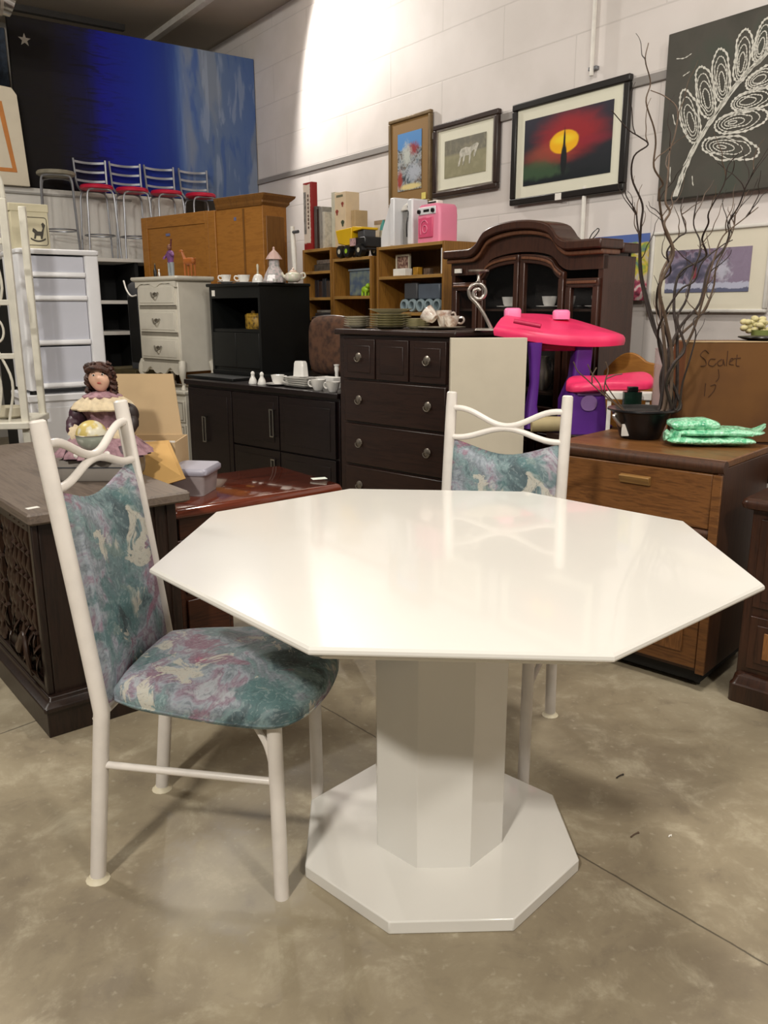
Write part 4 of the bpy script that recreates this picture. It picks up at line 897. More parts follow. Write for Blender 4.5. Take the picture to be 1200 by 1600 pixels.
# ================================================================ behind: armoire, white unit, bar chairs
A0 = Vector((-.888, 6.39)); A1 = Vector((-2.05, 7.36)); dA = (A0-A1); LA = dA.length; thA = math.degrees(math.atan2(dA.y, dA.x))
ua = dA/LA
t = thing('armoire', 'orange oak armoire with dark crown moulding, right of its mate', 'wardrobe', (A0.x-ua.x*.62, A0.y-ua.y*.62, 0), thA)
ZA = 2.045
MB().box(.09, .62, .0, .24, .0, ZA-.02).build('carcass', arm_oak, t, bev=.003); MB().box(0, .088, -.012, .24, 0, ZA-.05).build('side_stile', arm_oak, t, bev=.004)
MB().box(.40, .42, -.004, 0, .05, ZA-.06).build('edge_strip', arm_dark, t)
MB().rings([[(x, y, z) for x, y in rrect(.1, .62+o_, -.01-o_*.4, .24+o_, .004, 1)] for o_, z in ((.0, ZA-.05), (.02, ZA-.03), (.02, ZA-.015), (.05, ZA+.015), (.055, ZA+.03), (.0, ZA+.035))]).build('crown', arm_dark, t)
MB().box(.62, .626, .03, .21, .1, ZA-.12).build('side_panel', arm_dark, t, bev=.003)
MB().box(.30, .325, -.002, 0, ZA-.14, ZA-.115).build('blue_tape', M('blue_tape', '#6a6f95', .6), t)
ZA = 2.01
t = thing('armoire', 'long orange oak armoire back, left of the crowned armoire', 'wardrobe', (A1.x, A1.y, 0), thA)
L1 = LA-.63
MB().box(0, L1, .006, .12, 0, ZA-.01).build('carcass', arm_oak, t, bev=.003); MB().box(0, .08, -.004, .006, 0, ZA-.01).box(L1-.04, L1, -.004, .006, 0, ZA-.01).box(.08, L1-.04, -.004, .006, ZA-.10, ZA-.01).build('frame_rails', arm_oak, t, bev=.002)
MB().box(.33, .38, -.001, .006, ZA-.17, ZA-.15).build('blue_tape', bpy.data.materials['blue_tape'], t)
ZA = 2.045; p = Vector((A0.x-ua.x*.57, A0.y-ua.y*.57)); tag(place(MB().ell((0, .1, .013), (.045, .03, .014), 14, 8).build('folded_cloth', paper, smooth=True), (p.x, p.y, ZA-.02+.001), thA), 'small white cloth lying on top of the crowned armoire', 'cloth')
# slim white lamp arm beside the armoire
p = onw(462, 420, 3.13); t = thing('desk_lamp', 'slim white upright lamp stem beside the orange armoire', 'lamp', (p.x, p.y, 0), TA)
MB().tube([(0, 0, .02), (.0, 0, 1.3), (-.02, 0, 1.68), (-.035, 0, 1.84)], [.01, .012, .02, .016], 10).build('stem', paper, t, smooth=True)
MB().lathe([(.06, 0), (.06, .015), (.02, .022), (0, .022)]).build('base', paper, t, smooth=True)
MB().tube([(-.03, 0, 1.80), (.05, .0, 1.80)], .012, 8).build('switch_arm', dgrey_pl, t, smooth=True)

SF = 7.26
uL = ons(6, 400, SF); uR = ons(318, 400, SF); LU = (Vector((uR.x, uR.y))-Vector((uL.x, uL.y))).length
ZS = ons(165, 402, SF).z; ZU = ons(45, 291, SPAINT).z-.006
white_unit = M('white_melamine', '#cfcdc8', .5, var=.02)
t = thing('display_unit', 'tall white display unit with black interior carrying the bar chairs', 'shelving unit', (uL.x, uL.y, 0), TB)
MB().box(0, LU, 0, .60, ZS-.03, ZS).build('platform', white_unit, t, bev=.003)
xr = (Vector(ons(236, 400, SF)[:2])-Vector(uL[:2])).length
for x in (0, LU-.03): MB().box(x, x+.03, 0, .6, 0, ZS-.03).build('side_wall', black_in, t)
MB().box(.03, LU-.03, .57, .6, 0, ZS-.03).build('back_panel', black_in, t)
for z in (1.30, 1.04, .70, .3): MB().box(.03, LU-.03, .02, .57, z, z+.03).build('shelf', white_unit, t, bev=.002)
for x in (.62, 1.05): MB().box(x, x+.03, .03, .57, 0, ZS-.03).build('divider', black_in, t)
t = thing('backing_panel', 'wide white panel standing behind the bar chairs, below the blue canvas', 'panel', (uL.x-.579*.40, uL.y+.815*.40, ZS+.001), TB)
MB().box(0, LU, 0, .10, 0, ZU-ZS-.001).build('panel', white_unit, t, bev=.003)
MB().box(0, xr, -.02, 0, ZU-ZS-.055, ZU-ZS-.04).build('ledge_strip', M('grey_ledge', '#9a9894', .5), t)
place_u = lambda u, v, s_, z: (ons(u, v, s_).x, ons(u, v, s_).y, z)

def bar_chair(loc, rz, label, group, stool=False):
    t = thing('bar_stool' if stool else 'bar_chair', label, 'stool' if stool else 'chair', loc, rz, group)
    sh = .66 if stool else .575; w_ = .125
    for sx in (-1, 1):
        MB().tube(cat([(sx*.140, -.14, 0), (sx*.125, -.13, sh*.6), (sx*.115, -.12, sh-.06), (sx*.07, -.115, sh-.025), (0, -.113, sh-.02)], 5), .0085, 8).build('leg', grey_metal, t, smooth=True)
        MB().tube(cat([(sx*.140, .14, 0), (sx*.125, .125, sh*.6), (sx*.115, .12, sh-.06), (sx*.07, .115, sh-.025), (0, .113, sh-.02)], 5), .0085, 8).build('leg', grey_metal, t, smooth=True)
    MB().tube([(.133*cos(a), .135*sin(a), sh*.33) for a in [2*pi*k/24 for k in range(24)]], .006, 6, closed=True).build('foot_ring', grey_metal, t, smooth=True)
    r0 = .15 if stool else .145
    MB().lathe([(r0*.9, sh-.02), (r0, sh-.012), (r0*1.02, sh+.004), (r0*.95, sh+.016), (r0*.6, sh+.021), (0, sh+.022)], seg=28).build('seat', M('worn_grey_vinyl', '#8d8878', .5, var=.15) if stool else red_seat, t, smooth=True)
    if not stool:
        for sx in (-1, 1): MB().tube(cat([(sx*.10, .11, sh-.03), (sx*.135, .15, sh+.03), (sx*.14, .165, sh+.12), (sx*.145, .18, sh+.245)], 4), .010, 8).build('back_post', grey_metal, t, smooth=True)
        for z in (.075, .15, .225):
            MB().rings([[(x_, .155+.03*z/.2+.02*(1-(x_/.14)**2)+dy, sh+z+dz-.008*(1-(x_/.14)**2)) for dy, dz in ((-.004, -.009), (.004, -.009), (.004, .009), (-.004, .009))] for x_ in [-.14+.28*k/10 for k in range(11)]]).build('back_slat', grey_metal, t, smooth=True)
    return t
bc_ = None
for k, (u, lab) in enumerate(((154, 'red seated grey metal bar chair nearest the round stool'), (209, 'second red seated bar chair from the round stool'), (262, 'third bar chair from the round stool, partly behind the armoire'), (315, 'farthest bar chair, only its slatted back shows above armoire'))):
    pos = place_u(u, 330, SF+.18, ZS+.001)
    if bc_ is None: bc_ = bar_chair(pos, 33, lab, 'bar chairs on the white unit'); bc_.scale = (.92, .92, 1)
    else: dup(bc_, pos, 33, lab)
bar_chair(place_u(93, 330, SF+.19, ZS+.001), 20, 'backless grey round topped stool left of the bar chairs', None, True)

# leaning cream board with orange border, far left
A = place_u(47, 292, SF+.36, ZU+.001)
t = thing('framed_board', 'cream board with orange border leaning above the white unit, far left', 'board', A, TB)
bh = ons(28, 138, SF+.36).z-ZU
MB().prism([(-.75, .0), (.0, .0), (-.035, bh-.05), (-.07, bh), (-.75, bh+.05)], -.02, .02, 'y').build('board', cream_board, t, bev=.004)
MB().prism([(-.75, .10), (-.09, .10), (-.155, bh-.11), (-.75, bh-.06), (-.75, bh-.09), (-.19, bh-.14), (-.125, .13), (-.75, .13)], -.0225, -.02, 'y').build('orange_border', M('orange_border', '#c07a35', .6), t)
A = ons(16, 135, SB-.03)
t = thing('framed_picture', 'dark blue picture on the back wall at the far left edge', 'picture', (A.x, A.y, A.z), TB)
MB().box(-.6, 0, -.01, .02, 0, .5).build('frame', M('slate_picture', '#39475a', .5, var=.3, scale=20), t, bev=.004); MB().box(-.55, -.05, -.013, -.01, .05, .45).build('picture', M('slate_print', '#2c3a4d', .5, var=.3, scale=14), t)
A = ons(26, 14, 6.9)
t = thing('ventilation_duct', 'shiny silver duct pieces under the ceiling at top left', 'duct', (A.x, A.y, A.z), TB)
MB().tube([(-1.2, 0, .05), (-.1, 0, .05), (-.02, 0, .02)], [.10, .10, .08], 20).build('duct', chrome, t, smooth=True)
for x in (-.12, -.3, -.6): MB().tube([(x, 0, .05), (x+.02, 0, .05)], .108, 20).build('band', silver, t, smooth=True)
MB().tube([(-.4, 0, .15), (-.4, 0, CEIL-A.z)], .006, 6).build('hanger_rod', grey_metal, t, smooth=True)

# --- olive table with dark tower
p = row(P_WD, TR, -.02, 130, 575); ol = M('olive_brown_wood', '#4a4128', .5, var=.15)
eo = Vector((e.x, e.y)); p = Vector((ori[0], ori[1]))-eo*.60
t = thing('low_table', 'dull olive brown table beside the ivory chest, under the dark tower case', 'table', (p.x, p.y, 0), TR)
MB().box(0, .53, 0, .42, .76, .80).build('tabletop', ol, t, bev=.004); MB().box(.01, .52, .02, .40, .69, .76).build('apron', ol, t)
for x, y in ((.03, .03), (.50, .03), (.03, .38), (.50, .38)): MB().box(x-.02, x+.02, y-.02, y+.02, 0, .69).build('leg', ol, t)
p2 = p+eo*.30+Vector((.676, .737))*.10
t = thing('tower_case', 'tall charcoal tower case standing left of the ivory chest', 'computer case', (p2.x, p2.y, .801), TR)
MB().rings([[(x, y, z) for x, y in rrect(o_, .20-o_, o_, .30, .03)] for o_, z in ((.0, 0), (0, .60), (.008, .64), (.03, .66))]).build('case', dgrey_pl, t, smooth=True)
MB().box(.03, .17, -.004, .01, .05, .55).build('front_panel', black_pl, t, bev=.004)
MB().tube(cat([(.02, -.02, .67), (.07, -.03, .60), (.13, -.03, .555), (.19, -.02, .56)], 5), .006, 8).build('white_cable', paper, t, smooth=True)

# --- white plastic drawer tower on its white cabinet
a = aty(47, 600, 4.12); b = aty(160, 600, 4.38)
P_PT = Vector((a.x, a.y)); WT = .385; 
t = thing('base_cabinet', 'plain white cabinet under the plastic drawer tower, behind the doll', 'cabinet', (P_PT.x, P_PT.y, 0), TB)
MB().box(-.01, WT+.03, .0, .36, 0, .83).build('carcass', plastic_w, t, bev=.005); MB().box(-.02, WT+.04, -.012, .37, .81, .845).build('top', plastic_w, t, bev=.005)
MB().box(.02, WT, -.006, 0, .55, .78).build('drawer', plastic_w, t, bev=.004); MB().box(.02, WT, -.006, 0, .2, .53).build('drawer', plastic_w, t, bev=.004)
t = thing('drawer_tower', 'white plastic storage tower with four frosted drawers', 'drawer unit', (P_PT.x, P_PT.y, .846), TB)
TH = .70
for x0, x1 in ((0, .035), (WT-.07, WT)):
    MB().rings([[(x, y, z) for x, y in rrect(x0, x1, 0, .34, .012)] for z in (.02, TH-.02)]).build('side_wall', plastic_w, t, smooth=True)
    for y in (.03, .30): MB().lathe([(.018, 0), (.014, .02)], ((x0+x1)/2, y), 12).build('foot', black_pl, t)
MB().box(.035, WT-.07, .32, .335, .02, TH-.02).build('back_panel', plastic_w, t)
MB().rings([[(x, y, z) for x, y in rrect(-.005+o_, WT+.005-o_, -.01+o_, .35-o_, .02)] for o_, z in ((.004, TH-.025), (0, TH-.02), (0, TH-.005), (.01, TH))]).build('top', plastic_w, t, smooth=True)
def zt(v): return aty(100, v, P_PT.y+.06).z-.846
for (v0, v1) in ((398, 424), (433, 461), (469, 531), (541, 598)):
    z1, z0 = zt(v0), max(.03, zt(v1))
    d = MB().box(.037, WT-.072, .010, .31, z0, z1).build('drawer', plastic_frost, t, bev=.004)
    MB().rings([[(x, y, z) for x, y in rrect(.036, WT-.071, -.004+o_, .012, .004, 2)] for o_, z in ((.006, z0-.024), (0, z0-.018), (0, z0-.004), (.005, z0+.002))]).build('drawer_lip', plastic_w, d, smooth=True)
t = thing('gift_box', 'cream box with rocking horse emblem on top of plastic tower', 'box', (P_PT.x-.03, P_PT.y+.09, .846+TH+.001), TB)
cb = M('aged_cream_card', '#c5bda0', .6, var=.06)
MB().box(-.02, .155, 0, .13, 0, .205).build('box', cb, t, bev=.003); MB().box(-.024, .159, -.004, .134, .175, .212).build('lid', cb, t, bev=.003)
em = M('dark_print_ink', '#3a352c', .6)
MB().tube([(x, -.001, z) for x, z in rrect(.045, .145, .02, .15, .012)], .0016, 5, closed=True).build('emblem_border', em, t)
m_ = MB(); m_.prism([(.065+.07*k/10, .035+.012*((k-5)/5)**2) for k in range(11)]+[(.065+.07*(10-k)/10, .043+.012*((5-k)/5)**2) for k in range(11)], -.0015, 0, 'y')
m_.prism([(.08, .05), (.085, .075), (.075, .085), (.08, .10), (.09, .095), (.10, .085), (.118, .085), (.125, .10), (.12, .12), (.128, .128), (.138, .115), (.132, .10), (.125, .07), (.12, .05), (.112, .05), (.112, .065), (.092, .065), (.088, .05)], -.0015, 0, 'y')
m_.build('rocking_horse_emblem', em, t)

# --- white metal baker's rack, far left
xr_ = -1.615; yr = 3.72
t = thing('bakers_rack', 'white metal rack with scrollwork at the far left edge', 'rack', (xr_, yr, 0), 8)
rk = M('antique_white_metal', '#d8d4c6', .45)
for x in (0, -.62):
    for y in (0, .30): MB().box(x-.022 if x == 0 else x-.012, x+.010, y-.012, y+.012, 0, 1.72).build('post', rk, t, bev=.004)
MB().tube(cat([(0, 0, 1.72), (-.01, 0, 1.80), (-.06, 0, 1.86), (-.12, 0, 1.82), (-.12, 0, 1.75), (-.075, 0, 1.72), (-.05, 0, 1.76)], 5), .011, 8).build('top_scroll', rk, t, smooth=True)
for z in (1.545, 1.29, 1.06): MB().box(-.62, 0, -.008, .008, z-.012, z+.012).build('rail', rk, t, bev=.003)
for z in (.74, .30): MB().rings([[(x, y, z_) for x, y in rrect(-.64, .02, -.05, .33, .02)] for z_ in (z, z+.03)]).build('shelf', rk, t, bev=.004)
for k, x in enumerate((-.075, -.125, -.20, -.3)):
    MB().tube(cat([(x, 0, .77), (x+.03, 0, .95), (x-.03, 0, 1.15), (x+.03, 0, 1.35), (x, 0, 1.54)], 6), .006, 8).build('scroll_bar', rk, t, smooth=True)
for zc, r_ in ((1.63, .05), (1.42, .045), (1.17, .04)):
    MB().tube([(-.085+r_*cos(a)*.7, -.004, zc+r_*sin(a)*1.2) for a in [2*pi*k/24 for k in range(24)]], .005, 6, closed=True).build('scroll_ring', rk, t, smooth=True)
q = aty(2, 652, yr-.02); tag(place(MB().lathe([(.05, 0), (.07, .012), (.072, .05), (.065, .052), (.06, .015), (0, .01)]).build('dish', cream_dish, smooth=True), (q.x-.03, yr+.12, .7715), 0), 'cream bowl on the lower shelf of the white metal rack', 'bowl')
MB().tube([(.02, .12, .74), (.02, .12, .30)], .006, 6).build('stay', rk, t)

# ================================================================ carved desk, red table, and what stands on them
CD = Vector((-1.005, 2.269)); TD = 39.0
def D(x, y, z=0): return (CD.x+cos(R(TD))*x-sin(R(TD))*y, CD.y+sin(R(TD))*x+cos(R(TD))*y, z)
ZD = .70
t = thing('carved_desk', 'dark desk with deeply carved side and worn grey brown top', 'desk', D(0, 0), TD)
MB().box(.025, .455, .03, 1.30, .10, ZD-.035).build('carcass', desk_dark, t, bev=.004)
MB().rings([[(x, y, z) for x, y in rrect(-.012+o_, .487-o_, -.015+o_, 1.345-o_, .006, 1)] for o_, z in ((.008, ZD-.035), (0, ZD-.028), (0, ZD-.006), (.005, ZD))]).build('top', desk_top, t)
MB().box(-.012, .47, -.0, 1.33, 0.0, .085).rings([[(x, y, z) for x, y in rrect(-.022+o_, .48-o_, -.012+o_, 1.34-o_, .006, 1)] for o_, z in ((0, .085), (0, .098), (.018, .112), (.022, .125))]).build('plinth', desk_dark, t, bev=.003)
MB().box(.25, .262, .022, .03, .13, ZD-.04).box(.30, .306, .022, .03, .13, ZD-.04).box(.34, .346, .022, .03, .13, ZD-.04).box(.38, .386, .022, .03, .13, ZD-.04).box(.42, .426, .022, .03, .13, ZD-.04).build('fluted_panel', desk_dark, t)
# carved side (faces -x)
MB().box(.005, .025, .03, .06, .125, ZD-.04).box(.005, .025, 1.26, 1.30, .125, ZD-.04).box(.005, .025, .06, 1.26, .125, .15).box(.005, .025, .06, 1.26, ZD-.07, ZD-.04).build('side_frame', desk_dark, t, bev=.004)
rr = random.Random(5)
for y in (.30, .34, .52, .56, .95):        # rope columns
    MB().rings([[(.018+.012*(1+.25*cos(3*a-k*.55))*cos(a), y+.015*(1+.25*cos(3*a-k*.55))*sin(a), .155+.0055*k) for a in [2*pi*i/18 for i in range(18)]] for k in range(88)]).build('rope_column', carve_m, t, smooth=True)
for y in (.10, .145, .19, .235, .42, .46, .64):       # bell flower drops
    dz = .02*rr.random(); pr_ = [(.004, .18+dz)]
    for k in range(5): z = .60-.085*(4-k)+dz; pr_ += [(.006, z-.04), (.014, z-.015), (.006, z+.02), (.013, z+.03), (.004, z+.04)]
    MB().lathe(pr_, (.014, y), 12, sx=1, sy=.9, wob=lambda a, j: .1*sin(5*a)).build('flower_drop', carve_m, t, smooth=True)
for k in range(16):                         # acanthus clump low on the side
    y0 = .09+.28*(k % 8)/7; z0 = .15+.07*(k//8); an = rr.uniform(-.9, .9)
    MB().rings([[(.012-.018*sin(pi*j/8)+.004*cos(2*pi*i/10), y0+sin(an)*.09*j/8+.018*sin(pi*(j+.5)/9)*cos(2*pi*i/10), z0+cos(an)*.09*j/8+.006*sin(2*pi*i/10)) for i in range(10)] for j in range(9)]).build('acanthus_leaf', carve_m, t, smooth=True)
MB().tube(cat([(.0, .16, .15), (-.014, .14, .21), (-.01, .17, .27), (0, .22, .26), (-.008, .25, .20)], 5), [.008]*12+[.014]*8+[.01], 8).build('carved_scroll', carve_m, t, smooth=True)
q = atz(50, 793, ZD); tag(place(MB().box(-.018, .018, -.01, .01, 0, .0012).build('price_tag', paper), (q.x, q.y, ZD+.0005), TD+8), 'small white price tag on the near corner of the carved desk', 'price tag')

t = thing('red_table', 'low glossy red mahogany table right of the carved desk', 'table', (CD.x+cos(R(37))*.50-sin(R(37))*.185, CD.y+sin(R(37))*.50+cos(R(37))*.185, 0), 37)
ZR = .60; WR, DR = .70, .50
MB().rings([[(x, y, z) for x, y in rrect(0+o_, WR-o_, 0+o_, DR-o_, .012, 3)] for o_, z in ((.016, ZR-.04), (.004, ZR-.034), (.0, ZR-.024), (.004, ZR-.010), (.008, ZR-.003), (.014, ZR))]).build('tabletop', red_top, t, smooth=True)
MB().box(.03, WR-.03, .03, DR-.03, ZR-.12, ZR-.04).build('apron', red_dark, t, bev=.003)
MB().box(.02, .22, .03, DR-.03, .04, ZR-.12).box(.01, .23, .02, DR-.02, 0, .04).build('pedestal', red_dark, t, bev=.004)
for k in range(2): MB().box(.04, .20, .018, .03, .08+.2*k, .26+.2*k).build('drawer', red_dark, t, bev=.004)
for y in (.05, DR-.05): MB().tube([(WR-.05, y, 0), (WR-.05, y, .2), (WR-.05, y, .30), (WR-.05, y, ZR-.12)], [.014, .02, .026, .022], 12).build('leg', red_dark, t, smooth=True)
q = atz(498, 748, ZR); tag(place(MB().box(-.03, .03, -.018, .018, 0, .0012).build('price_tag', M('mint_paper', '#dfe8dc', .6)), (q.x, q.y, ZR+.001), 20), 'pale paper tag near the far right corner of red table', 'price tag')
# plastic bin
q = atz(303, 775, ZR)
t = thing('storage_bin', 'translucent storage bin with flat grey lid on red table', 'bin', (q.x-.005, q.y+.06, ZR+.001), -8)
MB().rings([[(x, y, z) for x, y in rrect(-.07-o_, .048+o_, -.06-o_, .09+o_, .015)] for o_, z in ((.0, 0), (.008, .075))]).build('body', M('hazy_plastic_body', '#a39898', .25, var=.1), t, smooth=True)
MB().rings([[(x, y, z) for x, y in rrect(-.085+o_, .068-o_, -.075+o_, .105-o_, .02)] for o_, z in ((.003, .076), (0, .08), (0, .094), (.006, .102))]).build('lid', M('grey_lilac_lid', '#a6a3b0', .35, var=.02), t, smooth=True)
# cardboard box with raised flap and hanging flap
t = thing('cardboard_box', 'open cardboard box with one flap raised and one hanging', 'cardboard box', (-.968, 3.0, ZR+.001), 0)
bx = MB(); bw, bd, bh_ = .20, .20, .185
bx.box(0, bw, 0, .004, 0, bh_).box(0, bw, bd-.004, bd, 0, bh_).box(0, .004, .004, bd-.004, 0, bh_).box(bw-.004, bw, .004, bd-.004, 0, bh_).box(.004, bw-.004, .004, bd-.004, 0, .004)
bx.build('carton', cardboard, t)
MB().hexa([(-.03, bd, bh_), (bw-.02, bd, bh_), (bw-.02, bd+.004, bh_), (-.03, bd+.004, bh_), (-.085, bd+.03, bh_+.232), (bw-.05, bd+.03, bh_+.232), (bw-.05, bd+.034, bh_+.232), (-.085, bd+.034, bh_+.232)]).build('raised_flap', cardboard, t)
def L3(p): return (p.x+.968, p.y-3.0, p.z-ZR-.001)
f4 = [aty(213, 771, 2.86), aty(290, 748, 2.80), aty(264, 688, 2.99), aty(202, 692, 2.99)]
MB().hexa([L3(p_) for p_ in f4]+[(L3(p_)[0], L3(p_)[1]-.004, L3(p_)[2]+.003) for p_ in f4]).build('hanging_flap', cardboard2, t)
MB().box(-.0, bw, -.0, .003, bh_, bh_+.006).build('torn_edge', paper, t)
# grey case under the doll
q = atz(150, 752, ZD)
t = thing('grey_case', 'small grey case on the carved desk with the doll sitting on it', 'case', (q.x, q.y+.10, ZD+.001), 0)
MB().rings([[(x, y, z) for x, y in rrect(-.13+o_, .11-o_, -.10+o_, .12-o_, .02)] for o_, z in ((.004, 0), (0, .006), (0, .062), (.004, .070))]).build('body', M('warm_grey_case', '#8f8880', .5, var=.03), t, smooth=True)
MB().box(-.13, .11, -.102, -.099, .045, .049).build('lid_seam', dgrey_pl, t)
ZCASE = ZD+.071
# ---- doll
dl = thing('doll', 'porcelain doll with brown curls in mauve ruffled dress holding a yellow ball', 'doll', (q.x-.0, q.y+.13, ZCASE), 0)
dl.scale = (1.22, 1.15, 1.2)
skin = M('doll_porcelain_skin', '#e3b79e', .35, var=.02)
HC = Vector((-.002, -.005, .218))
bm_ = MB()
def headfn(p):
    k = 1-.16*max(0, -p.z/.036)                                   # chin taper
    p = Vector((p.x*k, p.y*k, p.z))
    if p.y < 0:
        fx = math.exp(-((p.x/.007)**2)); fz = math.exp(-(((p.z+.004)/.008)**2)); p.y -= .0065*fx*fz           # nose
        for s_ in (-1, 1): p.y -= .003*math.exp(-(((p.x-s_*.015)/.010)**2)-(((p.z+.012)/.010)**2))              # cheeks
        for s_ in (-1, 1): p.y += .003*math.exp(-(((p.x-s_*.012)/.006)**2)-(((p.z-.006)/.005)**2))              # sockets
    return p
# body: head, neck, torso, limbs, one surface chain
headrot = Matrix.Rotation(R(-12), 3, 'X') @ Matrix.Rotation(R(-8), 3, 'Y') @ Matrix.Rotation(R(10), 3, 'Z')
bm_.ell(HC, (.030, .031, .037), 36, 26, rot=headrot, fn=headfn)
bm_.tube(cat([(0, .004, .19), (0, .006, .165), (0, .008, .14), (0, .01, .10), (0, .01, .05), (0, .01, .02)], 4), [.012]*5+[.014]*3+[.03]*6+[.036]*5+[.038]*2, 16)
for sx in (-1, 1):
    bm_.tube(cat([(sx*.022, .008, .150), (sx*.062, .0, .125), (sx*.075, -.03, .085), (sx*.05, -.07, .07)], 5), [.014]*5+[.012]*5+[.009]*6, 10)
    bm_.ell((sx*.042, -.078, .07), (.010, .007, .009), 10, 8)
    for k in range(4): bm_.tube(cat([(sx*(.046-.005*k), -.083, .076-.004*k), (sx*(.038-.005*k), -.094, .074-.004*k), (sx*(.030-.004*k), -.098, .066-.004*k)], 3), .0026, 6)
    bm_.tube(cat([(sx*.046, -.074, .078), (sx*.040, -.084, .086), (sx*.034, -.09, .086)], 3), .003, 6)
    bm_.tube(cat([(sx*.022, .0, .03), (sx*.035, -.06, .04), (sx*.04, -.11, .02)], 5), [.022]*5+[.014]*6, 10)
body = bm_.build('body', skin, dl, smooth=True)
rm = body.modifiers.new('fuse', 'REMESH'); rm.mode = 'VOXEL'; rm.voxel_size = .0018; rm.use_smooth_shade = True
fc = MB(); 
def onface(x, z, d=.0): return HC+headrot @ Vector((x, -.0302+d+.22*abs(x)*1.0, z))
for s_ in (-1, 1):
    MB().ell(onface(s_*.0115, .006, .0015), (.0048, .0024, .0034), 12, 8).build('eye', paper, dl, smooth=True)
    MB().ell(onface(s_*.0115, .006, -.0008), (.0024, .001, .0026), 10, 6).build('iris', M('brown_iris', '#2b1a12', .2), dl, smooth=True)
    MB().tube(cat([onface(s_*.006, .0125, -.0005), onface(s_*.012, .0145, -.0008), onface(s_*.018, .0115, .0)], 3), .0007, 5).build('eyebrow', M('brow_brown', '#4a2d20', .6), dl)
MB().ell(onface(0, -.017, .0015), (.0058, .0016, .0022), 12, 6).build('mouth', M('red_lips', '#b04a45', .4), dl, smooth=True)
hairm = M('auburn_brown_hair', '#4b2a1d', .55, var=.35, scale=90, c2='#241410', bump=.5)
hb = MB(); rr = random.Random(11)
hb.ell(HC+Vector((0, .010, .010)), (.037, .034, .038), 20, 14)
for k in range(120):
    a = rr.uniform(-.25*pi, 1.25*pi); z = rr.uniform(-.045, .046)
    rad = .036*sqrt(max(.1, 1-(z/.055)**2)) if z > 0 else .036
    if z < .026 and sin(a) < -.30: continue
    c_ = HC+Vector((cos(a)*rad, .008+sin(a)*rad*.95, z))
    hb.tube([c_+Vector((.006*cos(w_+k), .006*sin(w_+k), -.0035*j)) for j, w_ in enumerate([i*.9 for i in range(9)])], .0042, 6)
for k in range(14):
    x = -.028+.056*k/13; hb.ell(HC+Vector((x, -.018-.012*(1-(x/.03)**2), .032-.010*(abs(x)/.03)**2)), (.007, .008, .008), 8, 6)
for k in range(10): hb.ell(HC+Vector((-.030+rr.uniform(-.006, .006), .0+rr.uniform(-.006, .006), .030+rr.uniform(-.004, .008))), (.008, .008, .008), 8, 6)
hb.build('hair', hairm, dl, smooth=True)
plum = M('plum_satin', '#4a303c', .45, var=.3, scale=30, c2='#2b1b23'); mauve = M('mauve_print', '#a8848c', .7, var=.2, scale=60, c2='#7e5c66'); crm = M('cream_lace', '#d9c7a6', .75, var=.1, scale=70)
ruf = lambda n, am: (lambda a, j: am*sin(n*a)*min(1, j*.5))
MB().lathe([(.026, .165), (.045, .155), (.058, .14), (.06, .125), (.05, .11), (.045, .08), (.055, .05)], (0, .008), 40, wob=ruf(9, .05)).build('bodice', mauve, dl, smooth=True)
MB().lathe([(.045, .075), (.075, .06), (.105, .035), (.118, .012), (.120, .003), (.100, .006)], (0, -.02), 56, wob=ruf(13, .07)).build('skirt', plum, dl, smooth=True)
MB().lathe([(.085, .058), (.108, .034), (.126, .014), (.128, .009), (.108, .022)], (0, -.025), 56, wob=ruf(17, .08)).build('skirt_ruffle', mauve, dl, smooth=True)
MB().lathe([(.020, .176), (.05, .168), (.072, .152), (.082, .136), (.080, .132), (.05, .152), (.02, .166)], (0, .004), 60, wob=ruf(11, .09)).build('collar', crm, dl, smooth=True)
MB().lathe([(.018, .182), (.034, .178), (.05, .170), (.049, .166), (.02, .170)], (0, .0), 48, wob=ruf(12, .12)).build('neck_frill', mauve, dl, smooth=True)
for sx in (-1, 1):
    MB().ell((sx*.068, .0, .115), (.030, .032, .034), 20, 12, fn=lambda p_: p_*(1+.08*sin(9*math.atan2(p_.y, p_.x)))).tube(cat([(sx*.078, -.01, .10), (sx*.080, -.035, .08), (sx*.06, -.062, .072)], 4), [.022]*3+[.018]*3+[.014]*3, 12).build('sleeve', plum if sx < 0 else M('dark_sleeve', '#2e2320', .5, var=.2, scale=40), dl, smooth=True)
    MB().lathe([(.012, 0), (.020, .004), (.022, .010), (.012, .012)], seg=24, wob=ruf(8, .15)).build('cuff', crm, dl, smooth=True).matrix_local = Matrix.Translation((sx*.056, -.066, .071)) @ Matrix.Rotation(R(70), 4, 'X')
    MB().ell((sx*.04, -.118, .018), (.013, .022, .013), 14, 8).build('shoe', paper, dl, smooth=True)
t = thing('decorative_ball', 'round yellow and silver green painted ball held by the doll', 'ball', (q.x+.0, q.y-.005, ZCASE+.06), 0)
t.location.z = ZCASE+.085
nb = NB('painted_ball'); n = nb.noise(25, 3); c = nb.mix(nb.ss(n, .45, .6), '#c9b46a', '#d8d2bc'); c = nb.mix(nb.ss(nb.z, .006, .002), c, '#9aa093'); c = nb.mix(nb.m('MULTIPLY', nb.ss(nb.z, -.004, -.008), nb.ss(n, .4, .6)), c, '#c3c7bb'); nb.col(c).set(.35)
MB().ell((0, 0, 0), (.052, .046, .052), 28, 18).build('ball', nb.mat, t, smooth=True)
MB().tube([((.0522*cos(a)), (.0462*sin(a)), .004) for a in [2*pi*k/30 for k in range(30)]], .0018, 6, closed=True).build('band', silver, t, smooth=True)

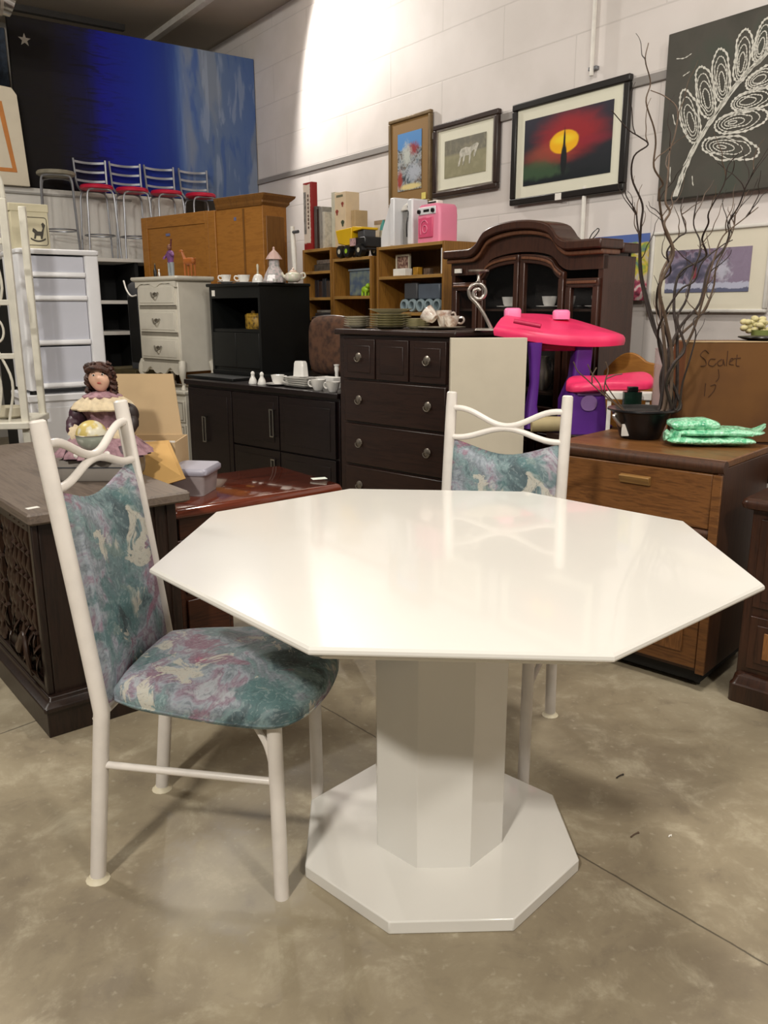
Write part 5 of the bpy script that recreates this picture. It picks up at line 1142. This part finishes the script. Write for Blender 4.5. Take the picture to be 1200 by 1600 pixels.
# ================================================================ right side: dresser, cabinet, low table
P_RD = Vector((.613, 2.979)); WRD, DRD, HRD = .62, .44, .79
t = thing('oak_dresser', 'brown grained dresser with one wide drawer above paneled doors', 'dresser', loc3(P_RD), TR)
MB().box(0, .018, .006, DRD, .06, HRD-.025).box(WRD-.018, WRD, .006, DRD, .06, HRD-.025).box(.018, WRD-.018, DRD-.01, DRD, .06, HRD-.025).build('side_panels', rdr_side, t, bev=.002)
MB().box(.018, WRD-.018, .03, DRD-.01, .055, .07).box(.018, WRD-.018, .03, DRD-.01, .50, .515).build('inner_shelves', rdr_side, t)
MB().box(0, WRD, .028, DRD, HRD-.025, HRD).build('top', rdr_wood, t, bev=.004)
MB().rings([[(x, .018+.022*cos(a), HRD-.022+.022*sin(a)) for a in [2*pi*k/16 for k in range(16)]] for x in (-.002, WRD+.002)]).build('top_bullnose', rdr_side, t, smooth=True)
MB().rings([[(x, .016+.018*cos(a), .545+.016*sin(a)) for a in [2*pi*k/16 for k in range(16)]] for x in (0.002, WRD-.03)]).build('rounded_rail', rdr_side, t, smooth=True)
for a_, b_ in ((WRD-.03, WRD), (0, .02)): MB().box(a_, b_, .0, .02, .06, HRD-.045).build('stile', rdr_wood, t, bev=.002)
d = MB().box(.022, WRD-.032, .006, .03, .562, HRD-.045).build('drawer', rdr_wood, t, bev=.004)
hq = row(P_RD, TR, 0, 992, 748); hx = (Vector((hq.x, hq.y))-P_RD).length
MB().hexa([(hx-.055, -.004, hq.z-.02), (hx+.055, -.004, hq.z-.02), (hx+.055, .006, hq.z-.02), (hx-.055, .006, hq.z-.02), (hx-.055, -.018, hq.z+.008), (hx+.055, -.018, hq.z+.008), (hx+.055, .006, hq.z+.012), (hx-.055, .006, hq.z+.012)]).build('handle', wood('handle_oak', '#7a5630', '#94703f', .35), d, bev=.003)
for (a, b) in ((.022, WRD/2-.012), (WRD/2-.008, WRD-.032)):
    d = MB().box(a, b, .004, .022, .075, .52).build('door', rdr_wood, t, bev=.003)
    MB().box(a+.05, b-.05, -.001, .004, .125, .47).build('door_panel', rdr_panel, d, bev=.003)
MB().box(.02, WRD-.02, .03, DRD-.02, .02, .055).build('plinth', black_in, t)
for x, y in ((.05, .05), (WRD-.04, .06), (.05, DRD-.05), (WRD-.04, DRD-.05)):
    o = MB().lathe([(.005, -.010), (.022, -.010), (.024, 0), (.022, .010), (.005, .010)], seg=16).build('caster', black_pl, t, smooth=True); o.rotation_euler = (0, pi/2, R(20)); o.location = (x, y, .024)
P_DC = Vector((1.150, 2.512)); 
t = thing('dark_cabinet', 'dark carved front cabinet cut off by the right picture edge', 'cabinet', loc3(P_DC), TR)
cw = wood('dark_red_brown_wood', '#2c1810', '#3f2417', .33, ax='z', coat=.2)
MB().box(0, .62, .02, .40, .09, .65).build('carcass', cw, t, bev=.003)
MB().rings([[(x, y, z) for x, y in rrect(-.025-o_, .645+o_, -.02-o_, .41, .02)] for o_, z in ((-.01, .65), (0, .655), (.004, .668), (.0, .68), (-.008, .686))]).build('top', cw, t, smooth=True)
MB().rings([[(x, y, z) for x, y in rrect(-.012+o_, .632-o_, -.012+o_, .40, .02)] for o_, z in ((0, 0), (0, .06), (.006, .066), (.01, .09), (.022, .10))]).build('plinth', cw, t, smooth=True)
for a, b in ((.03, .30), (.32, .59)):
    for z0, z1 in ((.12, .30), (.33, .62)):
        d = MB().box(a, b, .008, .022, z0, z1).box(a+.025, b-.025, .002, .008, z0+.025, z1-.025).build('door_panel', cw, t, bev=.004)
        MB().box(a+.05, b-.05, -.003, .002, z0+.045, z1-.045).build('raised_field', rdr_panel if z0 < .2 else cw, d, bev=.006)
    MB().ell(((b-.015 if a < .1 else a+.015), -.004, .40), (.010, .012, .010), 12, 8).build('knob', brass_old, t, smooth=True)
# low table behind dresser
P_LT = Vector((.70, 3.555))
t = thing('low_table', 'low dark table behind the brown dresser holding the kids desk', 'table', loc3(P_LT), TR)
MB().box(0, 1.12, 0, .36, .71, .74).build('tabletop', dark_wood, t, bev=.004)
MB().box(.02, 1.10, .02, .34, .64, .71).build('apron', dark_wood, t)
for x, y in ((.04, .04), (1.08, .04), (.04, .32), (1.08, .32)): MB().box(x-.022, x+.022, y-.022, y+.022, 0, .64).build('leg', dark_wood, t, bev=.003)
# --- kids desk
t = thing('kids_desk', 'pink and purple plastic kids art desk with attached seat', 'toy desk', (.80, 3.72, .741), 0)
OD = Vector((.80, 3.72, .741))
def hull(pts_top, th, name, mt, r=.02, rows=None):
    """rounded slab through a loop of points, th thick"""
    P_ = [p_-OD for p_ in pts_top]; c0 = sum(P_, Vector())/len(P_); rs_ = []
    loop = cat(P_+[P_[0]], 5)[:-1]
    for s_, dz in ((.90, -th), (.985, -th+.006), (1.0, -th*.55), (.995, -th*.3), (.965, -.004), (.92, .0), (.5, .001)):
        rs_.append([c0+(p_-c0)*s_+Vector((0, 0, dz)) for p_ in loop])
    return MB().rings(rs_).build(name, mt, t, smooth=True)
hull([aty(771, 508, 3.76), aty(782, 494, 3.85), aty(800, 489, 4.02), aty(850, 490, 4.02), aty(892, 497, 3.98), aty(940, 511, 3.93), aty(974, 522, 3.86), aty(972, 524, 3.70), aty(930, 526, 3.67), aty(872, 523, 3.66), aty(820, 516, 3.68)], .052, 'desktop', pink)
for (u, v) in ((801, 486), (877, 489)):
    p_ = aty(u, v, 3.92)-OD
    MB().rings([[(p_.x+x, p_.y+y, p_.z+z) for x, y in rrect(-.038+o_, .038-o_, -.03+o_, .03-o_, .018)] for o_, z in ((0, -.03), (0, .002), (.004, .010), (.012, .013))]).build('cup_holder', pink_l, t, smooth=True)
a_, b_ = aty(803, 502, 3.66)-OD, aty(845, 510, 3.62)-OD
MB().tube([a_+Vector((0, 0, .0)), b_+Vector((0, 0, .0))], .010, 10).build('pencil_groove', M('deep_pink_plastic', '#c71f52', .45), t, smooth=True)
MB().box(-.11, .08, .0, .10, .335, .372).build('under_tray', M('deep_pink_tray', '#b01f4d', .45), t, bev=.01)
MB().rings([[((aty(833, 600, 3.68).x-OD.x)+dx_+x, -.04+y, z) for x, y in rrect(-.022-o_, .022+o_, -.03-o_, .05+o_, .015)] for o_, dx_, z in ((.012, .0, 0), (.0, -.004, .10), (-.004, .006, .2), (.0, .004, .30), (.006, .0, .375))]).build('leg', purple, t, smooth=True)
xc_ = aty(898, 600, 3.78).x-OD.x
MB().rings([[(xc_+dx_+x, .03+y, z) for x, y in rrect(-.05-o_, .05+o_, -.05, .06, .015)] for o_, dx_, z in ((.02, 0, 0), (.01, -.01, .12), (-.01, .01, .22), (-.012, .02, .375))]).build('leg', purple, t, smooth=True)
hull([aty(884, 600, 3.55), aty(890, 588, 3.62), aty(940, 587, 3.66), aty(975, 583, 3.66), aty(1010, 581, 3.6), aty(1022, 590, 3.5), aty(1012, 597, 3.42), aty(950, 597, 3.42), aty(900, 601, 3.45)], .038, 'seat', pink)
xs_ = aty(917, 640, 3.5).x-OD.x
MB().rings([[(xs_+x, -.19+y, z) for x, y in rrect(-.068-o_, .068+o_, -.05, .08, .015)] for o_, z in ((.028, .0), (.014, .08), (.004, .16), (0, .19))]).build('seat_base', purple, t, smooth=True)
MB().prism(rrect(-.034, .034, .10, .165, .03), -.248, -.243, 'y').build('grip_recess', purple_l, t).location.x = xs_
MB().box(xs_-.05, xs_+.05, -.252, -.235, .165, .178).build('grip_bar', purple_l, t, bev=.004)
MB().box(-.12, .22, -.05, .10, -.0, .012).build('floor_plate', purple, t, bev=.004)
# --- roll of tan paper and crumpled white paper
p = aty(856, 658, 3.42); 
t = thing('paper_roll', 'short tan roll of paper seen between the back chair posts', 'roll', (.665, 3.47, .741+.035), 12)
t.location = (.70, 3.57, .742)
MB().tube([(-.065, 0, .033), (.06, -.03, .033)], .033, 20).build('roll', M('tan_paper_roll', '#b3a37a', .7), t, smooth=True)
MB().tube([(.058, -.0295, .033), (.0625, -.0305, .033)], .018, 16).build('roll_core', M('dark_core', '#4a3f2a', .8), t, smooth=True)

# --- potted curly branches
PZ = HRD+.001; PC_ = Vector((.958, 3.07))
t = thing('potted_branches', 'tall curly willow branches standing in a shiny black pot', 'branch arrangement', (PC_.x, PC_.y, PZ), 0)
MB().lathe([(.070, 0), (.074, .004), (.095, .07), (.108, .098), (.125, .104), (.124, .110), (.100, .108), (.09, .10)], seg=32).build('pot', black_pl, t, smooth=True)
MB().lathe([(.096, .095), (.05, .102), (0, .104)], seg=20).build('soil', M('dark_moss', '#221c18', .9, var=.4, scale=60, bump=.6), t, smooth=True)
MB().tube(cat([(-.108, -.05, .095), (-.118, -.055, .085), (-.098, -.055, .06), (-.088, -.05, .05)], 4), .006, 8).build('handle', silver, t, smooth=True)
MB().prism(rrect(-.014, .014, -.022, .022, .003), 0, .002, 'y').build('price_label', paper, t).location = (-.071, -.052, .035)
OP = Vector((PC_.x, PC_.y, PZ))
PX = [
 [(1036, 640, 0), (1041, 581, 0), (1036, 520, .0), (1031, 473, .02), (1033, 431, .03), (1050, 392, .04), (1041, 366, .03), (1034, 340, .0), (1030, 300, -.03), (1036, 287, -.04), (1022, 262, -.06), (1025, 225, -.07), (1022, 200, -.08), (1010, 160, -.1), (1017, 130, -.1), (1009, 95, -.12), (1014, 68, -.12)],
 [(1030, 640, .02), (1037, 560, .03), (1020, 510, .05), (1008, 468, .06), (1000, 425, .06), (1000, 385, .05), (1002, 350, .03), (1004, 320, .02), (988, 280, 0), (991, 245, -.03), (1013, 227, -.05), (1000, 215, -.06), (982, 203, -.08), (956, 173, -.1)],
 [(1033, 640, .03), (1038, 575, .04), (1024, 515, .06), (1012, 470, .07), (1003, 430, .07), (1000, 380, .06), (996, 350, .06), (993, 330, .05), (978, 305, .04), (979, 280, .03)],
 [(1044, 640, -.02), (1050, 560, -.02), (1040, 500, -.03), (1031, 450, -.05), (1052, 400, -.06), (1046, 372, -.06), (1038, 350, -.06), (1047, 332, -.05), (1040, 315, -.05), (1044, 275, -.04), (1047, 237, -.02), (1055, 212, -.02), (1059, 172, 0), (1040, 152, .02), (1017, 142, .03)],
 [(1050, 640, .0), (1044, 560, .0), (1064, 510, .03), (1093, 475, .06), (1107, 420, .08), (1131, 390, .1), (1140, 365, .1), (1138, 350, .1), (1155, 322, .08), (1166, 292, .06), (1182, 265, .04), (1202, 240, .03)],
 [(1053, 640, .03), (1058, 530, .04), (1053, 487, .05), (1056, 445, .06), (1068, 422, .06), (1103, 402, .05), (1097, 375, .03), (1107, 350, .0), (1108, 332, -.02), (1131, 290, -.04), (1138, 260, -.05), (1155, 240, -.06)],
 [(1046, 640, .05), (1046, 558, .06), (1060, 528, .07), (1095, 493, .1), (1114, 453, .11), (1119, 417, .1), (1132, 391, .1), (1146, 360, .09), (1150, 330, .08)],
 [(1058, 640, -.04), (1066, 600, -.05), (1079, 558, -.06), (1087, 524, -.06), (1084, 500, -.05), (1108, 488, -.04)],
 [(1062, 640, .02), (1050, 600, .03), (1038, 575, .04), (1028, 530, .02), (1034, 500, -.02), (1062, 455, -.04), (1085, 440, -.05), (1098, 410, -.06), (1128, 385, -.07), (1145, 376, -.08)],
 [(1040, 640, .01), (1042, 600, .0), (1060, 560, -.02), (1082, 520, -.04), (1098, 470, -.05), (1106, 440, -.06), (1116, 405, -.06), (1130, 370, -.05), (1160, 345, -.04), (1185, 325, -.03)],
 [(1034, 640, .04), (1032, 590, .05), (1045, 545, .06), (1035, 505, .06), (1026, 480, .05), (1030, 445, .02), (1048, 425, 0), (1042, 395, -.02), (1060, 372, -.03), (1072, 362, -.03), (1064, 330, -.02), (1068, 310, 0)],
 [(1048, 640, -.03), (1040, 600, -.04), (1052, 570, -.05), (1070, 545, -.05), (1058, 500, -.04), (1072, 470, -.03), (1082, 430, -.02), (1092, 400, 0), (1094, 378, .02), (1084, 352, .03), (1088, 320, .02), (1092, 300, .02)],
]
rr = random.Random(21); tw = []
for bi, pth in enumerate(PX):
    pts = [aty(u, v, PC_.y+dy*1.6) for u, v, dy in pth]
    base = OP+Vector(((pts[0].x-OP.x)*.4, pts[0].y-OP.y, .09)); base.x = OP.x+max(-.05, min(.05, pts[0].x-OP.x-.04)); base.y = OP.y+max(-.05, min(.05, pts[0].y-OP.y))
    P_ = [q_-OP for q_ in cat([base]+pts, 5)]; n_ = len(P_)
    r0, r1 = (.0075 if len(pth) > 8 else .005), .0016
    MB().tube(P_, [r0+(r1-r0)*(k/(n_-1))**.8 for k in range(n_)], 7).build('branch', bark if bi % 3 else bark_l, t, smooth=True)
    for k in range(2 if len(pth) < 9 else 5):
        j = rr.randrange(int(n_*.35), n_-3); p0 = P_[j]; L = rr.uniform(.06, .16); a0 = rr.uniform(0, 2*pi); ps = [p0]; d = Vector((cos(a0)*.6, sin(a0)*.5, .7)).normalized()
        for m_ in range(6):
            d = (d+Vector((rr.uniform(-.5, .5), rr.uniform(-.4, .4), rr.uniform(-.2, .45)))).normalized(); ps.append(ps[-1]+d*L/5)
        tw.append(ps)
for k, ps in enumerate(tw):
    c_ = cat(ps, 3); MB().tube(c_, [.0022-.0014*i/len(c_) for i in range(len(c_))], 5).build('twig', bark_l if k % 2 else bark, t, smooth=True)
for ps in ([(948, 622), (930, 606), (915, 592), (902, 580), (896, 566)], [(945, 618), (936, 600), (925, 585), (918, 570)], [(947, 616), (945, 598), (950, 580), (946, 566)], [(925, 600), (925, 588), (932, 575)], [(946, 600), (958, 588), (972, 585)]):
    pp = [aty(u, v, 3.03)-OP for u, v in ps]
    if ps[0][0] > 940: pp = [Vector((-.07, -.03, .10))]+pp
    MB().tube(cat(pp, 4), .0024, 6).build('twig', bark_l, t, smooth=True)

# --- bubble wrapped parcel
q = atz(1118, 700, HRD)
t = thing('bubble_wrapped_parcel', 'green bubble wrapped flat parcel lying on the brown dresser', 'parcel', (q.x+.0, q.y+.06, HRD+.001), -6)
nb = NB('green_bubble_wrap'); vo = nb.n.new('ShaderNodeTexVoronoi'); vo.inputs['Scale'].default_value = 85; nb.l.new(nb.o, vo.inputs[0]); n = nb.noise(16, 4, 1.5)
c = nb.ramp(n, [(.33, '#4fae82'), (.45, '#86d6a9'), (.55, '#b4efcc'), (.7, '#6cc596')]); nb.col(nb.mix(nb.ss(vo.outputs[0], .45, .1), c, '#c4f5d6')).set(.18, 0, .5); nb.bump(nb.m('SUBTRACT', 1, vo.outputs[0]), .8, .006)
def wrapfn(sd, am):
    from mathutils import noise as mn
    def f(p):
        k = 1+am*mn.noise(Vector((p.x*22+sd, p.y*22, p.z*40)))
        e_ = 1+.25*mn.noise(Vector((p.x*9, p.y*9, sd)))
        return Vector((p.x*e_, p.y*e_, p.z*k))
    return f
def flatbox(p, a, b):
    sx_ = abs(p.x/a)+1e-6; sy_ = abs(p.y/b)+1e-6; m_ = max(sx_, sy_); h_ = sqrt(sx_*sx_+sy_*sy_); k = (h_/m_)**.7
    return Vector((p.x*k, p.y*k, p.z))
for nm, cc, rr_, sd in (('lower_wrap', (0, 0, .020), (.150, .085, .019), 1.), ('middle_wrap', (.01, .005, .047), (.150, .080, .016), 4.), ('upper_wrap', (-.06, .01, .072), (.085, .065, .022), 8.)):
    w1_ = wrapfn(sd, .35); MB().ell(cc, rr_, 72, 24, fn=lambda p_: flatbox(w1_(p_), rr_[0], rr_[1])).build(nm, nb.mat, t, smooth=True)
MB().rings([[(.12+.055*k/5, -.02+y*(1-k*.15), .045+.028*(k/5)**1.5+z) for y, z in ((-.05, -.006), (.0, -.010), (.05, -.004), (.05, .004), (.0, .006), (-.05, .006))] for k in range(6)]).build('wrap_tail', nb.mat, t, smooth=True)
MB().rings([[(-.12-.045*k/5, -.03+y*(1-k*.12), .035+.006*sin(k*2)+z) for y, z in ((-.05, -.012), (.0, -.016), (.05, -.010), (.05, .010), (.0, .016), (-.05, .012))] for k in range(6)]).build('wrap_tail', nb.mat, t, smooth=True)
# --- cardboard carton behind, with marker writing
t = thing('cardboard_carton', 'large brown carton with faint marker writing behind green parcel', 'cardboard box', (1.178, 3.27, .741), -3)
CH_ = aty(1078, 535, 3.27).z-.741
MB().box(0, .50, 0, .18, 0, CH_).build('carton', brown_card, t, bev=.003)
MB().box(-.001, .50, -.0015, .05, CH_-.002, CH_+.001).build('top_flap', cardboard, t)
ink = M('faded_marker_ink', '#48290f', .8); im = MB()
def scr(pts, r_=.0018):
    L_ = [((u-1078)*.00246, -.001, CH_-(v-535)*.00246) for u, v in pts]; im.tube(cat(L_, 4), r_, 5)
scr([(1113, 553), (1106, 548), (1100, 556), (1108, 563), (1110, 571), (1102, 573)]); scr([(1124, 562), (1116, 562), (1114, 570), (1121, 573), (1126, 568)]); scr([(1134, 562), (1128, 566), (1130, 572), (1136, 570), (1136, 562), (1139, 572)])
scr([(1142, 549), (1142, 572)]); scr([(1147, 566), (1152, 562), (1148, 561), (1146, 569), (1153, 571)]); scr([(1157, 555), (1157, 571), (1162, 573)]); scr([(1153, 561), (1163, 560)]); scr([(1130, 578), (1132, 590), (1128, 597)]); scr([(1112, 600), (1112, 620)]); scr([(1120, 604), (1128, 602), (1126, 612), (1118, 622)])
im.build('marker_writing', ink, t)
p = aty(1192, 530, 3.36); tag(place(MB().lathe([(.05, 0), (.07, .003), (.095, .012), (.094, .016), (.06, .008), (0, .006)]).build('plate', black_pl, smooth=True), (p.x, 3.36, .741+CH_+.001), 0), 'black plate lying on top of the brown carton', 'plate')
t = thing('artificial_flowers', 'pale yellow flower bunch behind the carton at right edge', 'flowers', (1.60, 3.66, 0), 0)
t.location = (1.60, 3.56, 0)
rr = random.Random(2); yf = M('pale_yellow_petals', '#d9cf9c', .7, var=.15, scale=40)
for k in range(34):
    c_ = Vector((rr.uniform(-.09, .09), rr.uniform(-.04, .04), 1.19+rr.uniform(-.03, .03)-.02*0))
    MB().ell(c_, (.016, .016, .012), 10, 6, fn=lambda p_: p_*(1+.25*sin(5*math.atan2(p_.y, p_.x)))).build('blossom', yf, t, smooth=True)
MB().tube([(0, 0, .25), (0, 0, 1.17)], [.014, .05], 10).build('stem_bundle', M('olive_stem', '#6f7a3c', .7), t, smooth=True)
MB().lathe([(.07, 0), (.085, .1), (.06, .25), (.045, .32), (.05, .34)], seg=20).build('vase', cream_dish, t, smooth=True)

# --- little things between kids desk and pot
def onlt(u, v, Y): p_ = aty(u, v, Y); return (p_.x, p_.y, .741)
t = thing('small_stand', 'small white stand behind the black pot', 'stand', onlt(980, 650, 3.38), -20)
zt_ = aty(980, 613, 3.38).z-.741
MB().box(-.09, .09, -.03, .04, zt_-.03, zt_).build('top', paper, t, bev=.003)
for x in (-.075, .075): MB().box(x-.008, x+.008, -.01, .01, 0, zt_-.03).build('leg', paper, t)
MB().box(-.09, .09, -.03, .04, 0, .01).build('foot_board', paper, t)
t = thing('bottle', 'dark green bottle standing between the white stand and pot', 'bottle', onlt(986, 650, 3.16), 0)
t.location.z = HRD+.001; t.location.y = 3.30; t.location.x = aty(986, 640, 3.30).x; t.location.z = .741
gz = aty(986, 606, 3.27).z-.741
MB().rings([[(x, y, z) for x, y in rrect(-.035, .035, -.02, .02, .008)] for z in (0, gz-.02)]).build('body', M('bottle_green', '#12291f', .25), t, smooth=True)
MB().box(-.02, .02, -.012, .012, gz-.02, gz).build('cap', black_pl, t, bev=.003)
t = thing('headboard', 'orange wood panel with a wavy top edge behind the kids desk seat', 'headboard', (aty(945, 590, 3.95).x, 3.98, 0), -35)
HBz = aty(985, 548, 3.95).z
xs = [.36*k/24 for k in range(25)]
MB().strip(xs, [HBz-.10+.05*sin(pi*x/.36)+.05*sin(pi*min(1, x/.2)) if x < .2 else HBz-.10+.05*sin(pi*x/.36) for x in xs], [.55]*25, 0, .025).build('panel', arm_oak, t, bev=.004)
for x in (.0, .335): MB().box(x, x+.025, 0, .03, 0, .55).build('leg', arm_dark, t)
vg = bpy.data.materials.new('smoky_pink_glass'); vg.use_nodes = True; pb = vg.node_tree.nodes['Principled BSDF']
pb.inputs['Base Color'].default_value = S('#c9b0b0'); pb.inputs['Roughness'].default_value = .08; pb.inputs['Alpha'].default_value = .35
t = thing('glass_vase', 'tall clear pinkish glass cylinder vase behind the curly branches', 'vase', onlt(1030, 640, 3.22), 0)
vh = aty(1030, 545, 3.22).z-.741
MB().lathe([(.032, 0), (.032, vh), (.029, vh), (.029, .012), (0, .012)], seg=28).build('glass', vg, t, smooth=True)
MB().lathe([(.034, vh-.004), (.034, vh), (.030, vh+.001), (.029, vh-.003)], seg=28).build('rim', vg, t, smooth=True)
